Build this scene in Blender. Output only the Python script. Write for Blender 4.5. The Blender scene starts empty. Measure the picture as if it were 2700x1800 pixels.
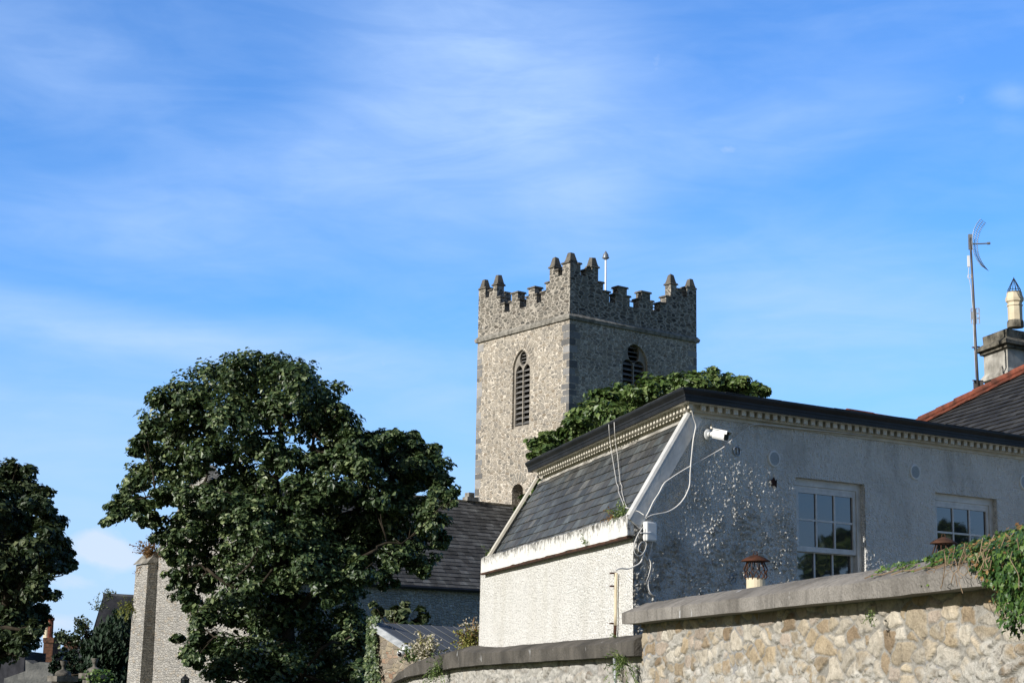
import bpy, math, random
import numpy as np
from mathutils import Vector, Matrix
from mathutils.geometry import tessellate_polygon
random.seed(11); rng = np.random.default_rng(11)
SC = bpy.context.scene
COL = SC.collection

# ------------------------------------------------------------------ camera
F = 4700.0; HZ = 892.0; ROLL = math.radians(.9); PITCH = math.atan(HZ / F)
_R0 = Vector((1, 0, 0)); _U0 = Vector((0, -math.sin(PITCH), math.cos(PITCH)))
FW = Vector((0, math.cos(PITCH), math.sin(PITCH)))
RT = _R0 * math.cos(ROLL) + _U0 * math.sin(ROLL)
UP = -_R0 * math.sin(ROLL) + _U0 * math.cos(ROLL)
CAM = Vector((0, 0, 1.6))
cd = bpy.data.cameras.new('camera'); co = bpy.data.objects.new('camera', cd); COL.objects.link(co)
cd.sensor_fit = 'HORIZONTAL'; cd.sensor_width = 36; cd.lens = F / 2700 * 36
cd.clip_start = .1; cd.clip_end = 6000
co.matrix_world = Matrix(((RT.x, UP.x, -FW.x, CAM.x), (RT.y, UP.y, -FW.y, CAM.y), (RT.z, UP.z, -FW.z, CAM.z), (0, 0, 0, 1)))
SC.camera = co

def ray(u, v): return RT * ((u - 1350) / F) + UP * ((900 - v) / F) + FW
def at_y(u, v, y):
    d = ray(u, v); return CAM + d * (y / d.y)
def at_z(u, v, z):
    d = ray(u, v); return CAM + d * ((z - CAM.z) / d.z)
def at_pl(u, v, P, n):
    d = ray(u, v); return CAM + d * ((P - CAM).dot(n) / d.dot(n))
def zv(P, v):
    """height at which the vertical through P meets image row v"""
    d0 = Vector((P[0], P[1], 0)) - CAM; k = (900 - v) / F
    return (k * FW.dot(d0) - UP.dot(d0)) / (UP.z - k * FW.z)
def D(x, y): return (x * 1.14796, y * 1.14796)
ZA = {1: (1200, 620, 3.267), 2: (1200, 1050, 3.136), 3: (1600, 1000, 3.136), 4: (2100, 1000, 3.485), 5: (2350, 540, 2.571),
      6: (1600, 1350, 3.36), 7: (2100, 1350, 3.485), 8: (900, 1500, 2.94), 14: (800, 1250, 3.485), 11: (0, 1150, 2.4117), 12: (300, 1350, 3.485), 15: (0, 1560, 5.6)}
def Z(k, x, y):
    a = ZA[k]; return (a[0] + x / a[2], a[1] + y / a[2])
def hdir(az): a = math.radians(az); return Vector((math.sin(a), math.cos(a), 0))
ZH = Vector((0, 0, 1))

dL = ray(230, 1775); dL.z = 0; dL.normalize()          # street direction, along the house front
dR = hdir(53.8)                                        # along the house side
nLo = Vector((-dL.y, dL.x, 0))                         # out of the front
nRo = Vector((dR.y, -dR.x, 0))                         # out of the side

# ------------------------------------------------------------------ sky and sun
SUN_EL = math.radians(23)
_dl = math.radians(2.1)
sh = -dR * math.cos(_dl) + nRo * math.sin(_dl)
SUN = (sh * math.cos(SUN_EL) + ZH * math.sin(SUN_EL)).normalized()
sl = bpy.data.lights.new('sun', 'SUN'); so = bpy.data.objects.new('sun', sl); COL.objects.link(so)
sl.energy = 5.0; sl.angle = math.radians(.53); sl.color = (1.0, .96, .90)
so.rotation_euler = SUN.to_track_quat('Z', 'Y').to_euler(); so.location = (-20, -20, 40)
SC.view_settings.view_transform = 'Standard'; SC.view_settings.look = 'None'
SC.view_settings.exposure = .2; SC.view_settings.gamma = 1

W = bpy.data.worlds.new('World'); SC.world = W; W.use_nodes = True
wt = W.node_tree; wt.nodes.clear()
def N(nt, t, **kw):
    n = nt.nodes.new(t)
    for k, v in kw.items():
        if k.startswith('i_'):
            key = k[2:]; key = int(key) if key.isdigit() else key.replace('_', ' ')
            n.inputs[key].default_value = v
        else: setattr(n, k, v)
    return n
def MT(nt, op, a, b=None, c=None, clamp=False):
    n = nt.nodes.new('ShaderNodeMath'); n.operation = op; n.use_clamp = clamp
    for i, x in enumerate((a, b, c)):
        if x is None: continue
        if isinstance(x, (int, float)): n.inputs[i].default_value = x
        else: nt.links.new(x, n.inputs[i])
    return n.outputs[0]
def MIX(nt, fac, a, b, blend='MIX'):
    n = nt.nodes.new('ShaderNodeMix'); n.data_type = 'RGBA'; n.blend_type = blend
    for k, x in ((0, fac), (6, a), (7, b)):
        if isinstance(x, (int, float)): n.inputs[k].default_value = x
        elif isinstance(x, (tuple, list)): n.inputs[k].default_value = tuple(x) + ((1,) if len(x) == 3 else ())
        else: nt.links.new(x, n.inputs[k])
    return n.outputs[2]
def RAMP(nt, fac, stops, interp='LINEAR'):
    n = nt.nodes.new('ShaderNodeValToRGB'); n.color_ramp.interpolation = interp
    e = n.color_ramp.elements
    while len(e) < len(stops): e.new(.5)
    for i, (p, c) in enumerate(stops):
        e[i].position = p; e[i].color = tuple(c) + (1,) if len(c) == 3 else c
    nt.links.new(fac, n.inputs[0]); return n.outputs[0]

def build_world():
    tc = N(wt, 'ShaderNodeTexCoord')
    sep = N(wt, 'ShaderNodeSeparateXYZ'); wt.links.new(tc.outputs['Generated'], sep.inputs[0])
    az = MT(wt, 'MULTIPLY', MT(wt, 'ARCTAN2', sep.outputs[0], sep.outputs[1]), 57.2958)
    el = MT(wt, 'MULTIPLY', MT(wt, 'ARCSINE', sep.outputs[2]), 57.2958)
    ae = N(wt, 'ShaderNodeCombineXYZ'); wt.links.new(az, ae.inputs[0]); wt.links.new(el, ae.inputs[1])
    sky = N(wt, 'ShaderNodeTexSky', sky_type='NISHITA', sun_disc=False, sun_elevation=SUN_EL,
            sun_rotation=math.atan2(SUN.x, SUN.y), altitude=0, air_density=1.0, dust_density=.25, ozone_density=3.0)
    hs = N(wt, 'ShaderNodeHueSaturation', i_Saturation=1.12, i_Hue=.508); wt.links.new(sky.outputs[0], hs.inputs['Color'])
    def sms(x, a, b):
        mr = N(wt, 'ShaderNodeMapRange', interpolation_type='SMOOTHSTEP'); wt.links.new(x, mr.inputs[0])
        mr.inputs[1].default_value = a; mr.inputs[2].default_value = b; return mr.outputs[0]
    # deep clear blue away from the sun, paler and dimmer on the sun's side and overhead
    sdot = MT(wt, 'ADD', MT(wt, 'MULTIPLY', sep.outputs[0], sh.x), MT(wt, 'MULTIPLY', sep.outputs[1], sh.y))
    wgt = MT(wt, 'MULTIPLY', sms(sdot, .02, -.34), sms(el, 48, 22))
    base = MIX(wt, 1.0, hs.outputs[0], MIX(wt, wgt, (.71, .58, .49), MIX(wt, sms(el, 1, 13), (.86, 1.13, 1.54), (.60, 1.30, 1.85))), 'MULTIPLY')
    # cirrus: soft veils in (azimuth, elevation) broken up by stretched noise
    def noise(loc, rot, sc, scale, detail, dist):
        m = N(wt, 'ShaderNodeMapping'); m.inputs['Location'].default_value = loc; m.inputs['Rotation'].default_value = (0, 0, math.radians(rot)); m.inputs['Scale'].default_value = sc
        wt.links.new(ae.outputs[0], m.inputs[0])
        n = N(wt, 'ShaderNodeTexNoise', i_Scale=scale, i_Detail=detail, i_Roughness=.55, i_Distortion=dist); wt.links.new(m.outputs[0], n.inputs['Vector'])
        return n.outputs[0]
    n1 = noise((3, 1, 0), -9, (.06, .26, 1), 1.0, 4, .3)
    n2 = noise((7, 4, 0), -14, (.08, .5, 1), 1.2, 5, .4)
    n3 = noise((1, 2, 5), 0, (.4, .6, 1), 1.2, 6, .3)
    tot = None
    def blob(cx, cy, rx, ry, rot, s):
        nonlocal tot
        d = ray(*D(cx, cy)).normalized()
        a0 = math.degrees(math.atan2(d.x, d.y)); e0 = math.degrees(math.asin(d.z))
        k = 57.2958 / (F / 1.14796)
        m = N(wt, 'ShaderNodeMapping', vector_type='TEXTURE'); m.inputs['Location'].default_value = (a0, e0, 0)
        m.inputs['Rotation'].default_value = (0, 0, math.radians(rot)); m.inputs['Scale'].default_value = (rx * k, ry * k, 1)
        wt.links.new(ae.outputs[0], m.inputs[0])
        ln = N(wt, 'ShaderNodeVectorMath', operation='LENGTH'); wt.links.new(m.outputs[0], ln.inputs[0])
        mr = N(wt, 'ShaderNodeMapRange', interpolation_type='SMOOTHSTEP'); wt.links.new(ln.outputs['Value'], mr.inputs[0])
        mr.inputs[1].default_value = 0; mr.inputs[2].default_value = 1; mr.inputs[3].default_value = s; mr.inputs[4].default_value = 0
        tot = mr.outputs[0] if tot is None else MT(wt, 'ADD', tot, mr.outputs[0])
    for b in SKY_BLOBS: blob(*b)
    n4 = noise((2, 9, 0), -13, (.13, .50, 1), 1.0, 10, 1.3); n5 = noise((5, 3, 0), 30, (.15, .42, 1), 1.0, 10, 2.0); n6 = noise((11, 6, 0), -6, (.45, 1.9, 1), 1.0, 8, 1.0)
    fib = MT(wt, 'ADD', MT(wt, 'MULTIPLY', n4, .55), MT(wt, 'ADD', MT(wt, 'MULTIPLY', n5, .30), MT(wt, 'MULTIPLY', n6, .15)))
    br = MT(wt, 'ADD', .22, MT(wt, 'ADD', MT(wt, 'MULTIPLY', n1, .70), MT(wt, 'MULTIPLY', MT(wt, 'SUBTRACT', fib, .28, clamp=True), 1.25)))
    streak = MT(wt, 'ADD', .12, MT(wt, 'MULTIPLY', MT(wt, 'SUBTRACT', fib, .42, clamp=True), .50))
    low = N(wt, 'ShaderNodeMapRange', interpolation_type='SMOOTHSTEP'); wt.links.new(el, low.inputs[0])
    low.inputs[1].default_value = 13; low.inputs[2].default_value = 0; low.inputs[3].default_value = 0; low.inputs[4].default_value = .60
    fac = MT(wt, 'MULTIPLY', wgt, MT(wt, 'ADD', MT(wt, 'MULTIPLY', tot, br), MT(wt, 'ADD', low.outputs[0], streak), clamp=True))
    fac = MT(wt, 'MINIMUM', fac, .8)
    c1 = MIX(wt, fac, base, (4.6, 6.5, 9.9))
    # two low cumulus puffs near the horizon
    tot0 = tot; tot = None
    for b in CUMULUS: blob(*b)
    cm = MT(wt, 'MULTIPLY', MT(wt, 'SUBTRACT', MT(wt, 'ADD', tot, MT(wt, 'MULTIPLY', MT(wt, 'SUBTRACT', n3, .5), 1.5)), .30, clamp=True), 2.2, clamp=True)
    c2 = MIX(wt, MT(wt, 'MULTIPLY', cm, .8), c1, (6.2, 7.2, 8.9))
    bg = N(wt, 'ShaderNodeBackground', i_Strength=.10); wt.links.new(c2, bg.inputs[0])
    out = N(wt, 'ShaderNodeOutputWorld'); wt.links.new(bg.outputs[0], out.inputs[0])
SKY_BLOBS = [(1100, 330, 640, 460, 12, .46), (1100, 80, 640, 300, -10, .34), (1330, 460, 240, 320, 20, .26), (120, 735, 700, 95, -7, .58), (620, 800, 620, 110, -7, .28),
             (640, 380, 620, 170, 16, .28), (330, 540, 620, 170, -4, .28), (0, 960, 900, 260, 0, .30), (1750, 300, 560, 170, 14, .26), (1900, 680, 800, 260, -10, .34), (2320, 220, 80, 40, -10, .26), (2330, 290, 80, 30, -10, .15),
             (100, 130, 620, 220, -20, .24), (1000, 880, 700, 200, 0, .22), (1750, 800, 800, 200, 0, .22)]
CUMULUS = [(215, 1250, 105, 70, 0, .85), (285, 1285, 120, 60, 0, .75), (175, 1335, 130, 40, 0, .55), (110, 1425, 170, 40, 0, .5)]
build_world()

# ------------------------------------------------------------------ materials
MATS = {}
def newmat(name, rough=.8, spec=.3):
    m = bpy.data.materials.new(name); m.use_nodes = True; nt = m.node_tree
    b = nt.nodes['Principled BSDF']; b.inputs['Roughness'].default_value = rough
    b.inputs['Specular IOR Level'].default_value = spec
    MATS[name] = m; return m, nt, b
def link(nt, a, b): nt.links.new(a, b)
def objco(nt, sc=(1, 1, 1), rot=(0, 0, 0), coord='Object'):
    tc = N(nt, 'ShaderNodeTexCoord'); m = N(nt, 'ShaderNodeMapping')
    m.inputs['Scale'].default_value = sc; m.inputs['Rotation'].default_value = rot
    link(nt, tc.outputs[coord], m.inputs[0]); return m.outputs[0]
def noise(nt, vec, scale, detail=4, rough=.55, dist=0):
    n = N(nt, 'ShaderNodeTexNoise', i_Scale=scale, i_Detail=detail, i_Roughness=rough, i_Distortion=dist); link(nt, vec, n.inputs['Vector']); return n.outputs[0]
def bump(nt, b, h, dist=.02, strength=1.0):
    n = N(nt, 'ShaderNodeBump', i_Strength=strength, i_Distance=dist); link(nt, h, n.inputs['Height']); link(nt, n.outputs[0], b.inputs['Normal'])
def simple(name, c1, c2, scale=3.0, rough=.8, spec=.3, bumpd=0, bscale=40, detail=6, sc=(1, 1, 1), metal=0):
    m, nt, b = newmat(name, rough, spec); v = objco(nt, sc)
    n = noise(nt, v, scale, detail)
    link(nt, RAMP(nt, n, [(.35, c1), (.65, c2)]), b.inputs['Base Color'])
    b.inputs['Metallic'].default_value = metal
    if bumpd: bump(nt, b, noise(nt, v, bscale, 4), bumpd)
    return m

def rubble(name, sc, mortar, pal, edge=(.03, .09), bd=.03, stain=.35, warp=.25, mortar_noise=.2):
    """random rubble masonry: 3D Voronoi stones, flattened, in lime mortar"""
    m, nt, b = newmat(name, .9, .2); v = objco(nt, sc); v0 = objco(nt)
    nz = N(nt, 'ShaderNodeTexNoise', i_Scale=2.1, i_Detail=3); link(nt, v, nz.inputs['Vector'])
    wv = N(nt, 'ShaderNodeVectorMath', operation='MULTIPLY_ADD'); link(nt, nz.outputs['Color'], wv.inputs[0]); wv.inputs[1].default_value = (warp,) * 3; link(nt, v, wv.inputs[2])
    v1 = N(nt, 'ShaderNodeTexVoronoi', feature='F1', i_Scale=1.0, i_Randomness=.85); link(nt, wv.outputs[0], v1.inputs['Vector'])
    v2 = N(nt, 'ShaderNodeTexVoronoi', feature='DISTANCE_TO_EDGE', i_Scale=1.0, i_Randomness=.85); link(nt, wv.outputs[0], v2.inputs['Vector'])
    s = N(nt, 'ShaderNodeSeparateColor'); link(nt, v1.outputs['Color'], s.inputs[0])
    k = len(pal); stone = RAMP(nt, s.outputs[0], [(i / k, c) for i, c in enumerate(pal)], 'CONSTANT')
    fine = noise(nt, v0, 9, 6); stone = MIX(nt, .55, stone, RAMP(nt, fine, [(.3, (.25, .25, .25)), (.7, (1, 1, 1))]), 'MULTIPLY')
    stone = MIX(nt, MT(nt, 'MULTIPLY', s.outputs[1], .35), stone, mortar)
    jn = noise(nt, v0, 2.2, 4)
    ed = MT(nt, 'ADD', v2.outputs['Distance'], MT(nt, 'MULTIPLY', MT(nt, 'SUBTRACT', noise(nt, v0, 5, 4), .5), .10))
    f = N(nt, 'ShaderNodeMapRange'); link(nt, ed, f.inputs[0]); f.inputs[1].default_value = edge[0]; f.inputs[2].default_value = edge[1]
    mcol = MIX(nt, jn, tuple(x * (1 - mortar_noise) for x in mortar), tuple(min(1, x * (1 + mortar_noise * .6)) for x in mortar))
    col = MIX(nt, f.outputs[0], mcol, stone)
    big = noise(nt, v0, .45, 5); col = MIX(nt, stain, col, RAMP(nt, big, [(.3, (.45, .45, .45)), (.62, (1, 1, 1))]), 'MULTIPLY')
    sp = noise(nt, v0, 3.4, 3); col = MIX(nt, MT(nt, 'MULTIPLY', MT(nt, 'GREATER_THAN', sp, .735), .6), col, (.62, .62, .58))
    link(nt, col, b.inputs['Base Color'])
    h = MT(nt, 'ADD', f.outputs[0], MT(nt, 'MULTIPLY', fine, .5)); bump(nt, b, h, bd)
    return m
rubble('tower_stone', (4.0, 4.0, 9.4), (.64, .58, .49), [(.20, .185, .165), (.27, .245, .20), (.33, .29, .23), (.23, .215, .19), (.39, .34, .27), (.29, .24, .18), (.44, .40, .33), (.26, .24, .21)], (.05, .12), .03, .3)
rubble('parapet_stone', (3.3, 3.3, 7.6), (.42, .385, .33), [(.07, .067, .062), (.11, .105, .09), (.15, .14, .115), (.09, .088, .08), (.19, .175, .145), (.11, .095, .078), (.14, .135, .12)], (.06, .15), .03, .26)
rubble('church_stone', (4.4, 4.4, 11.0), (.52, .50, .46), [(.40, .38, .35), (.46, .44, .40), (.52, .50, .46), (.37, .36, .34), (.48, .42, .34), (.56, .54, .50)], (.02, .16), .04, .45)
rubble('shed_stone', (6, 6, 11), (.42, .37, .29), [(.22, .19, .15), (.30, .25, .18), (.35, .29, .2), (.24, .2, .16), (.33, .2, .13)], (.02, .09), .02, .3)
simple('dressed_stone', (.20, .185, .16), (.33, .30, .255), 2.5, .9, .2, .01, 30)
simple('dark_dressed_stone', (.085, .08, .07), (.17, .155, .13), 3.5, .9, .2, .012, 30)
simple('weathered_stone', (.13, .125, .11), (.34, .32, .28), 5, .9, .2, .015, 25)
simple('louvre_slate', (.10, .10, .10), (.20, .195, .185), 3, .8, .3)
simple('black_paint', (.012, .013, .015), (.026, .027, .030), 2, .55, .25, .003, 12)
simple('cream_paint', (.52, .485, .41), (.66, .62, .53), 6, .6, .35, .002, 30)
simple('white_paint', (.54, .535, .51), (.70, .69, .66), 7, .5, .35, .002, 30)
simple('white_plastic', (.70, .71, .70), (.78, .78, .76), 3, .4, .4)
simple('grey_plastic', (.45, .49, .50), (.53, .57, .58), 3, .45, .4)
simple('cable_white', (.55, .54, .52), (.72, .70, .66), 6, .6, .3)
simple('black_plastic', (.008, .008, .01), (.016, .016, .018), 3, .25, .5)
simple('rust', (.03, .018, .013), (.095, .036, .02), 9, .85, .2, .004, 50)
simple('rusty_dark', (.035, .02, .014), (.10, .045, .025), 9, .8, .3, .003, 50)
simple('pot_cream', (.55, .47, .33), (.68, .60, .44), 4, .7, .3, .004, 20)
simple('terracotta', (.085, .035, .025), (.24, .075, .046), 6, .85, .2, .008, 30)
simple('render_stained', (.16, .15, .13), (.50, .48, .43), 2.6, .9, .2, .006, 30)
simple('mossy_cement', (.055, .052, .042), (.22, .20, .16), 5, .95, .15, .02, 18)
simple('galvanised', (.22, .24, .26), (.34, .36, .38), 5, .45, .5, metal=.6)
simple('pole_metal', (.07, .065, .065), (.14, .12, .11), 5, .55, .4, metal=.3)
simple('lead_grey', (.24, .26, .28), (.42, .44, .46), 4, .6, .4, .006, 20, sc=(1, 1, 3))
simple('metal_roof', (.085, .093, .10), (.12, .128, .135), 1.2, .6, .25, .002, 8)
simple('bark', (.020, .017, .013), (.055, .045, .032), 5, .95, .1, .02, 16)
simple('twig', (.05, .04, .03), (.10, .08, .06), 5, .9, .1)
simple('dead_stem', (.25, .16, .09), (.45, .33, .2), 6, .9, .1)
simple('ivy_stem', (.16, .11, .07), (.32, .24, .16), 6, .9, .1)
simple('pier_stone', (.07, .066, .058), (.20, .185, .16), 5, .95, .1, .012, 25)
simple('yard_wall', (.10, .105, .105), (.21, .21, .20), 3, .95, .1, .02, 12)
simple('shade_dark', (.016, .017, .021), (.032, .033, .04), 3, .85, .15, .01, 10)  # near black; shade is put into this colour on far roof and wall
simple('far_brick', (.05, .032, .024), (.15, .075, .048), 6, .9, .1, .01, 20)
simple('far_render', (.22, .23, .23), (.36, .36, .35), 2, .9, .1, .01, 10)
simple('far_roof', (.045, .048, .055), (.085, .088, .095), 3, .8, .2, .01, 10)
simple('asphalt', (.035, .035, .037), (.06, .06, .062), 2, .9, .2, .005, 60)
simple('grass_ground', (.035, .06, .02), (.07, .10, .035), .6, .95, .1, .03, 8)

def mk_pebble():
    m, nt, b = newmat('pebble_dash', .85, .25); v = objco(nt)
    at = N(nt, 'ShaderNodeAttribute', attribute_name='tint')
    s = N(nt, 'ShaderNodeSeparateColor'); link(nt, at.outputs['Color'], s.inputs[0])
    big = noise(nt, v, 1.3, 5)
    col = MIX(nt, big, (.62, .61, .57), (.80, .79, .745))
    col = MIX(nt, MT(nt, 'MULTIPLY', s.outputs[0], .75), col, (.12, .115, .10))
    link(nt, col, b.inputs['Base Color'])
    vo = N(nt, 'ShaderNodeTexVoronoi', i_Scale=42.0); link(nt, v, vo.inputs['Vector'])
    bump(nt, b, MT(nt, 'ADD', MT(nt, 'MULTIPLY', vo.outputs['Distance'], -1.0), noise(nt, v, 60, 3)), .016, 1.0)
mk_pebble()
def mk_front():
    m, nt, b = newmat('front_render', .85, .2); v = objco(nt)
    vo = N(nt, 'ShaderNodeTexVoronoi', i_Scale=52.0); link(nt, v, vo.inputs['Vector'])
    big = noise(nt, v, 1.1, 5)
    col = MIX(nt, big, (.77, .76, .72), (.86, .85, .81))
    pit = noise(nt, v, 44, 3, .6)
    col = MIX(nt, MT(nt, 'MULTIPLY', RAMP(nt, pit, [(.53, (0, 0, 0)), (.61, (1, 1, 1))]), .55), col, (.22, .21, .18))  # dark specks put the shade of the small pits into the colour
    stn = noise(nt, objco(nt, (1.2, 1.2, .35)), 1.6, 6, .6); col = MIX(nt, .45, col, RAMP(nt, stn, [(.3, (.80, .78, .72)), (.52, (1, 1, 1))]), 'MULTIPLY')
    link(nt, col, b.inputs['Base Color'])
    bump(nt, b, MT(nt, 'ADD', MT(nt, 'MULTIPLY', vo.outputs['Distance'], -1.0), MT(nt, 'MULTIPLY', pit, -1.6)), .018, 1.0)
mk_front()
def mk_parapet_paint():
    m, nt, b = newmat('parapet_paint', .8, .25); v = objco(nt); at = N(nt, 'ShaderNodeAttribute', attribute_name='tint')
    s = N(nt, 'ShaderNodeSeparateColor'); link(nt, at.outputs['Color'], s.inputs[0])
    vs = objco(nt, (9, 9, 4)); st = noise(nt, vs, 2.2, 7, .7); sp = noise(nt, v, 13, 6, .7)
    dirt = MT(nt, 'MULTIPLY', MT(nt, 'SUBTRACT', MT(nt, 'ADD', MT(nt, 'MULTIPLY', st, .6), MT(nt, 'ADD', MT(nt, 'MULTIPLY', sp, .6), MT(nt, 'MULTIPLY', s.outputs[0], .27))), .77, clamp=True), 7, clamp=True)
    col = MIX(nt, dirt, MIX(nt, noise(nt, v, 2, 4), (.66, .65, .61), (.76, .75, .71)), (.10, .095, .08))
    link(nt, col, b.inputs['Base Color']); bump(nt, b, MT(nt, 'ADD', noise(nt, v, 6, 5), MT(nt, 'MULTIPLY', dirt, -.4)), .012)
mk_parapet_paint()
def mk_coping(name, c1, c2, drip):
    m, nt, b = newmat(name, .92, .15); v = objco(nt)
    vs = objco(nt, (5, 5, .7)); st = noise(nt, vs, 1.5, 6, .6); bl = noise(nt, v, 1.4, 6, .6); fine = noise(nt, v, 45, 3)
    col = RAMP(nt, bl, [(.32, c1), (.68, c2)])
    col = MIX(nt, MT(nt, 'MULTIPLY', RAMP(nt, st, [(.5, (0, 0, 0)), (.7, (1, 1, 1))]), .55), col, (.075, .070, .062))
    w = MT(nt, 'MULTIPLY', MT(nt, 'SUBTRACT', noise(nt, objco(nt, (3.5, 3.5, 2.0)), 1.7, 6, .6), .66, clamp=True), 14, clamp=True)
    col = MIX(nt, MT(nt, 'MULTIPLY', w, drip), col, (.66, .67, .68))
    col = MIX(nt, .5, col, RAMP(nt, fine, [(.3, (.55, .55, .55)), (.7, (1, 1, 1))]), 'MULTIPLY')
    link(nt, col, b.inputs['Base Color']); bump(nt, b, MT(nt, 'ADD', fine, MT(nt, 'MULTIPLY', noise(nt, v, 8, 5), 2.0)), .012)
mk_coping('coping_concrete', (.19, .176, .157), (.345, .322, .292), .9)
mk_coping('coping_dark', (.060, .056, .050), (.17, .155, .135), .8)
def mk_attr(name, rough=.9, bd=.01, bs=60, var=.5):
    m, nt, b = newmat(name, rough, .2); v = objco(nt); at = N(nt, 'ShaderNodeAttribute', attribute_name='tint')
    n = noise(nt, v, bs, 5, .6); n2 = noise(nt, v, bs * .22, 5, .65)
    col = MIX(nt, var, at.outputs['Color'], RAMP(nt, n, [(.3, (.5, .48, .45)), (.65, (1, 1, 1))]), 'MULTIPLY')
    col = MIX(nt, var, col, RAMP(nt, n2, [(.35, (.55, .53, .5)), (.6, (1, 1, 1))]), 'MULTIPLY')
    link(nt, col, b.inputs['Base Color']); bump(nt, b, MT(nt, 'ADD', n, n2), bd)
mk_attr('garden_wall_stone', .92, .014, 55, .45)
mk_attr('quoin_stone', .92, .012, 12, .4)
def mk_slate_attr(name, spec, streak, rough=.42):
    m, nt, b = newmat(name, rough, spec); v = objco(nt); at = N(nt, 'ShaderNodeAttribute', attribute_name='tint')
    n = noise(nt, objco(nt, streak), 1.0, 7, .65); f = noise(nt, v, 30, 4)
    col = MIX(nt, .8, at.outputs['Color'], RAMP(nt, n, [(.28, (.45, .45, .46)), (.52, (.9, .9, .9)), (.72, (1.7, 1.75, 1.7))]), 'MULTIPLY')
    lic = MT(nt, 'GREATER_THAN', noise(nt, v, 6, 5, .7), .70)
    col = MIX(nt, MT(nt, 'MULTIPLY', lic, .35), col, (.34, .35, .34))
    link(nt, col, b.inputs['Base Color']); bump(nt, b, MT(nt, 'ADD', f, n), .004)
mk_slate_attr('mansard_slate', .3, (9, 9, 2.2), .55)
mk_slate_attr('main_slate', .25, (4, 4, 2), .7)
mk_slate_attr('nave_slate', .2, (1.6, 1.6, 1.1), .75)
def mk_glass():
    m, nt, b = newmat('window_glass', .03, .5); b.inputs['Base Color'].default_value = (.018, .022, .028, 1); b.inputs['IOR'].default_value = 1.9
    v = objco(nt); bump(nt, b, noise(nt, v, 2.2, 2), .01, .25)
mk_glass()
def mk_leaf(name, dark, mid, lite, rough=.42, spec=.5, trans=.25):
    m, nt, b = newmat(name, rough, spec); at = N(nt, 'ShaderNodeAttribute', attribute_name='tint')
    s = N(nt, 'ShaderNodeSeparateColor'); link(nt, at.outputs['Color'], s.inputs[0])
    col = RAMP(nt, s.outputs[0], [(0, dark), (.5, mid), (.93, lite), (1.0, tuple(x * 1.05 for x in lite))])
    link(nt, col, b.inputs['Base Color'])
    t = N(nt, 'ShaderNodeBsdfTranslucent'); link(nt, MIX(nt, .5, col, (.10, .16, .02), 'ADD'), t.inputs[0])
    mx = N(nt, 'ShaderNodeMixShader'); mx.inputs[0].default_value = trans
    link(nt, b.outputs[0], mx.inputs[1]); link(nt, t.outputs[0], mx.inputs[2]); link(nt, mx.outputs[0], nt.nodes['Material Output'].inputs[0])
mk_leaf('sycamore_leaf', (.015, .034, .014), (.060, .098, .034), (.25, .30, .13), .45, .5, .12)
mk_leaf('dark_leaf', (.014, .028, .012), (.044, .066, .026), (.17, .19, .09), .45, .4, .08)
mk_leaf('bright_leaf', (.028, .064, .015), (.09, .145, .036), (.27, .33, .12), .45, .45, .15)
mk_leaf('ivy_leaf', (.016, .048, .012), (.045, .10, .02), (.15, .23, .045), .42, .4, .15)
mk_leaf('yew_leaf', (.008, .020, .010), (.014, .034, .016), (.03, .055, .025), .6, .3, .05)
mk_leaf('dry_leaf', (.10, .05, .02), (.22, .12, .05), (.40, .27, .12), .8, .2, .2)
mk_leaf('pale_flower', (.30, .27, .20), (.48, .44, .35), (.62, .58, .48), .9, .1, .2)
mk_leaf('yellow_leaf', (.09, .11, .02), (.20, .21, .05), (.34, .30, .10), .6, .3, .2)

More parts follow.
